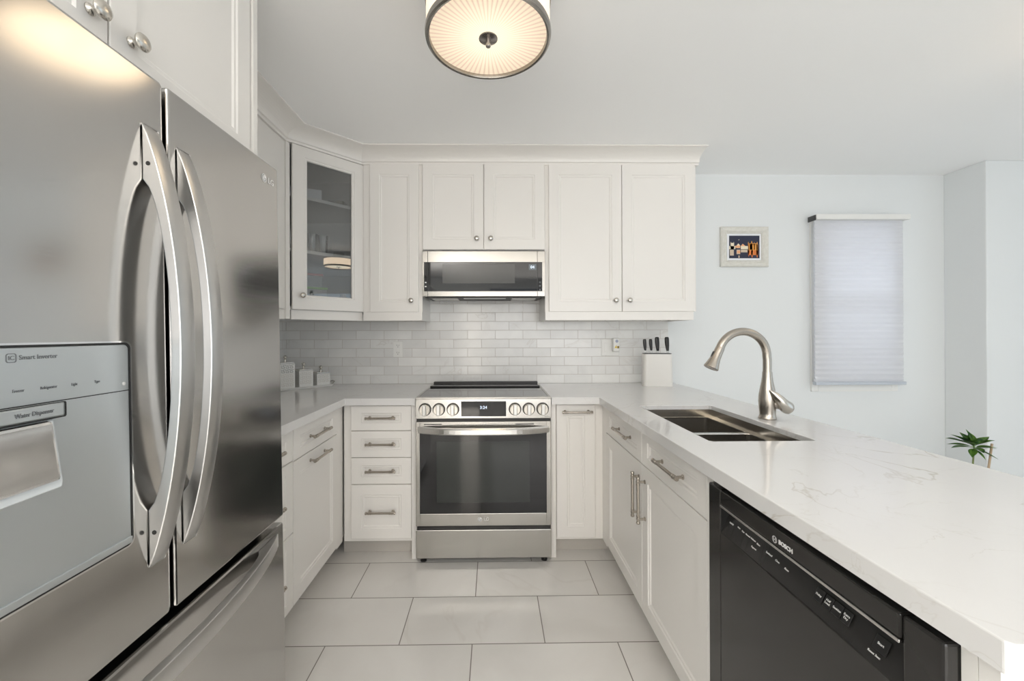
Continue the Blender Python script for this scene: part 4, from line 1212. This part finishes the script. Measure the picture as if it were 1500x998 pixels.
def tub(label, x_, y_, z_, w_, d_, h_, col, rot=.6):
    t_ = thing('storage_container', label, 'food container', (0, 0, 0), 'lidded food containers in the glass cabinet')
    bm = B(); t = bmesh.new(); a = [t.verts.new(p) for p in ((-w_*.9, -d_*.9, 0), (w_*.9, -d_*.9, 0), (w_*.9, d_*.9, 0), (-w_*.9, d_*.9, 0))]; b = [t.verts.new(p) for p in ((-w_, -d_, h_), (w_, -d_, h_), (w_, d_, h_), (-w_, d_, h_))]
    t.faces.new(a); t.faces.new(b)
    for k in range(4): t.faces.new((a[k], a[(k+1) % 4], b[(k+1) % 4], b[k]))
    merge(bm, t); obj('tub', bm, GB, t_)
    bx('lid', -w_-.004, w_+.004, -d_-.004, d_+.004, h_+.0003, h_+.014, mat('lid_'+label.split()[2], col, .35), t_, .003)
    t_.location = (x_, y_, z_); t_.rotation_euler = (0, 0, rot)


zf = UZ0+.0185
tub('container with green lid on the cabinet floor under the red one', -1.135, 2.545, zf, .075, .055, .115, (.22, .50, .06))
tub('container with red lid stacked on the green-lidded one', -1.135, 2.545, zf+.130, .052, .042, .070, (.42, .03, .03))
bm = B(); lathe(bm, [(0, 0), (.03, 0), (.032, .01), (.032, .07), (.02, .085), (.02, .10), (0, .10)], Matrix(), 20); o_ = obj('jar', bm, mat('amber_jar', (.45, .30, .10), .25)); o_.location = (-.99, 2.67, zf)
tag(o_, 'amber jar at the right on the floor of the glass cabinet', 'jar')

# ---------------------------------------------------------------- plant beyond the peninsula
PX, PY = 2.88, 2.40
LEAF = mat('glossy_leaf', (.07, .20, .035), .30)
nz = N(LEAF, 'ShaderNodeTexNoise', i_Scale=30., i_Detail=3.); L(LEAF, pos(LEAF), nz.inputs['Vector'])
rr = N(LEAF, 'ShaderNodeMapRange'); L(LEAF, nz.outputs[0], rr.inputs[0]); rr.inputs[1].default_value = .35; rr.inputs[2].default_value = .65
L(LEAF, mixcol(LEAF, rr.outputs[0], (.04, .13, .035), (.20, .40, .06)), bsdf(LEAF).inputs['Base Color'])
STEM = mat('plant_stem', (.18, .22, .08), .5)
pt = thing('potted_plant', 'small leafy plant with a wooden stake on the floor beyond the peninsula', 'plant', (PX, PY, 0))
bm = B(); lathe(bm, [(0, .001), (.095, .001), (.10, .01), (.135, .24), (.145, .25), (.145, .28), (.130, .28), (.128, .25), (0, .25)], Matrix.Translation((PX, PY, 0)), 36); obj('pot', bm, mat('pot_glaze', (.55, .54, .52), .35), pt)
bm = B(); lathe(bm, [(0, .2505), (.127, .2505), (.126, .262), (0, .266)], Matrix.Translation((PX, PY, 0)), 30); obj('soil', bm, mat('soil', (.05, .035, .025), .9), pt)
ctop = Vector((PX+.015, PY, .608))
bm = B(); tube(bm, [(PX, PY, .255), (PX+.008, PY+.005, .42), (ctop.x, ctop.y, ctop.z)], [.007, .005, .0035], 10); obj('stem', bm, STEM, pt)
bm = B(); tube(bm, [(PX+.045, PY-.02, .255), (PX+.088, PY-.03, .632)], [.0055, .0055], 8); obj('stake', bm, mat('stake_wood', (.48, .36, .24), .6), pt)


def leaf(length, width, az, elev, base, droop=.25):
    t = bmesh.new(); n = 10; rows = []
    d = Vector((math.cos(az)*math.cos(elev), math.sin(az)*math.cos(elev), math.sin(elev))); side = d.cross(Z).normalized()
    if side.length < .1: side = X
    nrm = side.cross(d)
    for k in range(n+1):
        s = k/n; w_ = width*.5*math.sin(PI*min(1, s*1.02+.0)**.85)**.9 if 0 < s < 1 else .0008
        c = base+d*length*(.10+.90*s)-Z*droop*length*s*s
        rows.append([t.verts.new(c-side*w_+nrm*w_*.35), t.verts.new(c), t.verts.new(c+side*w_+nrm*w_*.35)])
    for a, b in zip(rows, rows[1:]):
        for k in range(2): t.faces.new((a[k], a[k+1], b[k+1], b[k])).smooth = True
    # give the blade thickness
    r = bmesh.ops.solidify(t, geom=t.faces[:], thickness=.0008)
    st_ = bmesh.new(); tube(st_, [base, base+d*length*.12], .0015, 6)
    bm = B(); merge(bm, t); merge(bm, st_)
    return obj('leaf', bm, LEAF, pt)


# azimuths are measured in plan, the elevation above level
for az, el, ln, wd, dz in ((180, 32, .175, .055, 0), (172, 20, .165, .055, .006), (188, 8, .175, .040, -.008), (200, 24, .14, .05, 0), (110, 72, .115, .040, 0), (60, 58, .10, .038, 0),
                           (8, 30, .135, .046, 0), (-14, 26, .115, .042, .004), (-5, 4, .13, .040, -.010), (-40, -22, .105, .038, -.012), (-70, -45, .070, .030, -.014), (215, -18, .10, .038, -.010), (240, 2, .11, .040, -.006),
                           (-30, 10, .10, .04, -.004), (150, 6, .12, .04, -.002), (80, 40, .12, .04, 0), (30, -8, .11, .035, -.008), (225, 38, .10, .042, .003)):
    leaf(ln*.98, wd*1.02, math.radians(az), math.radians(el), ctop+Z*dz, .10)
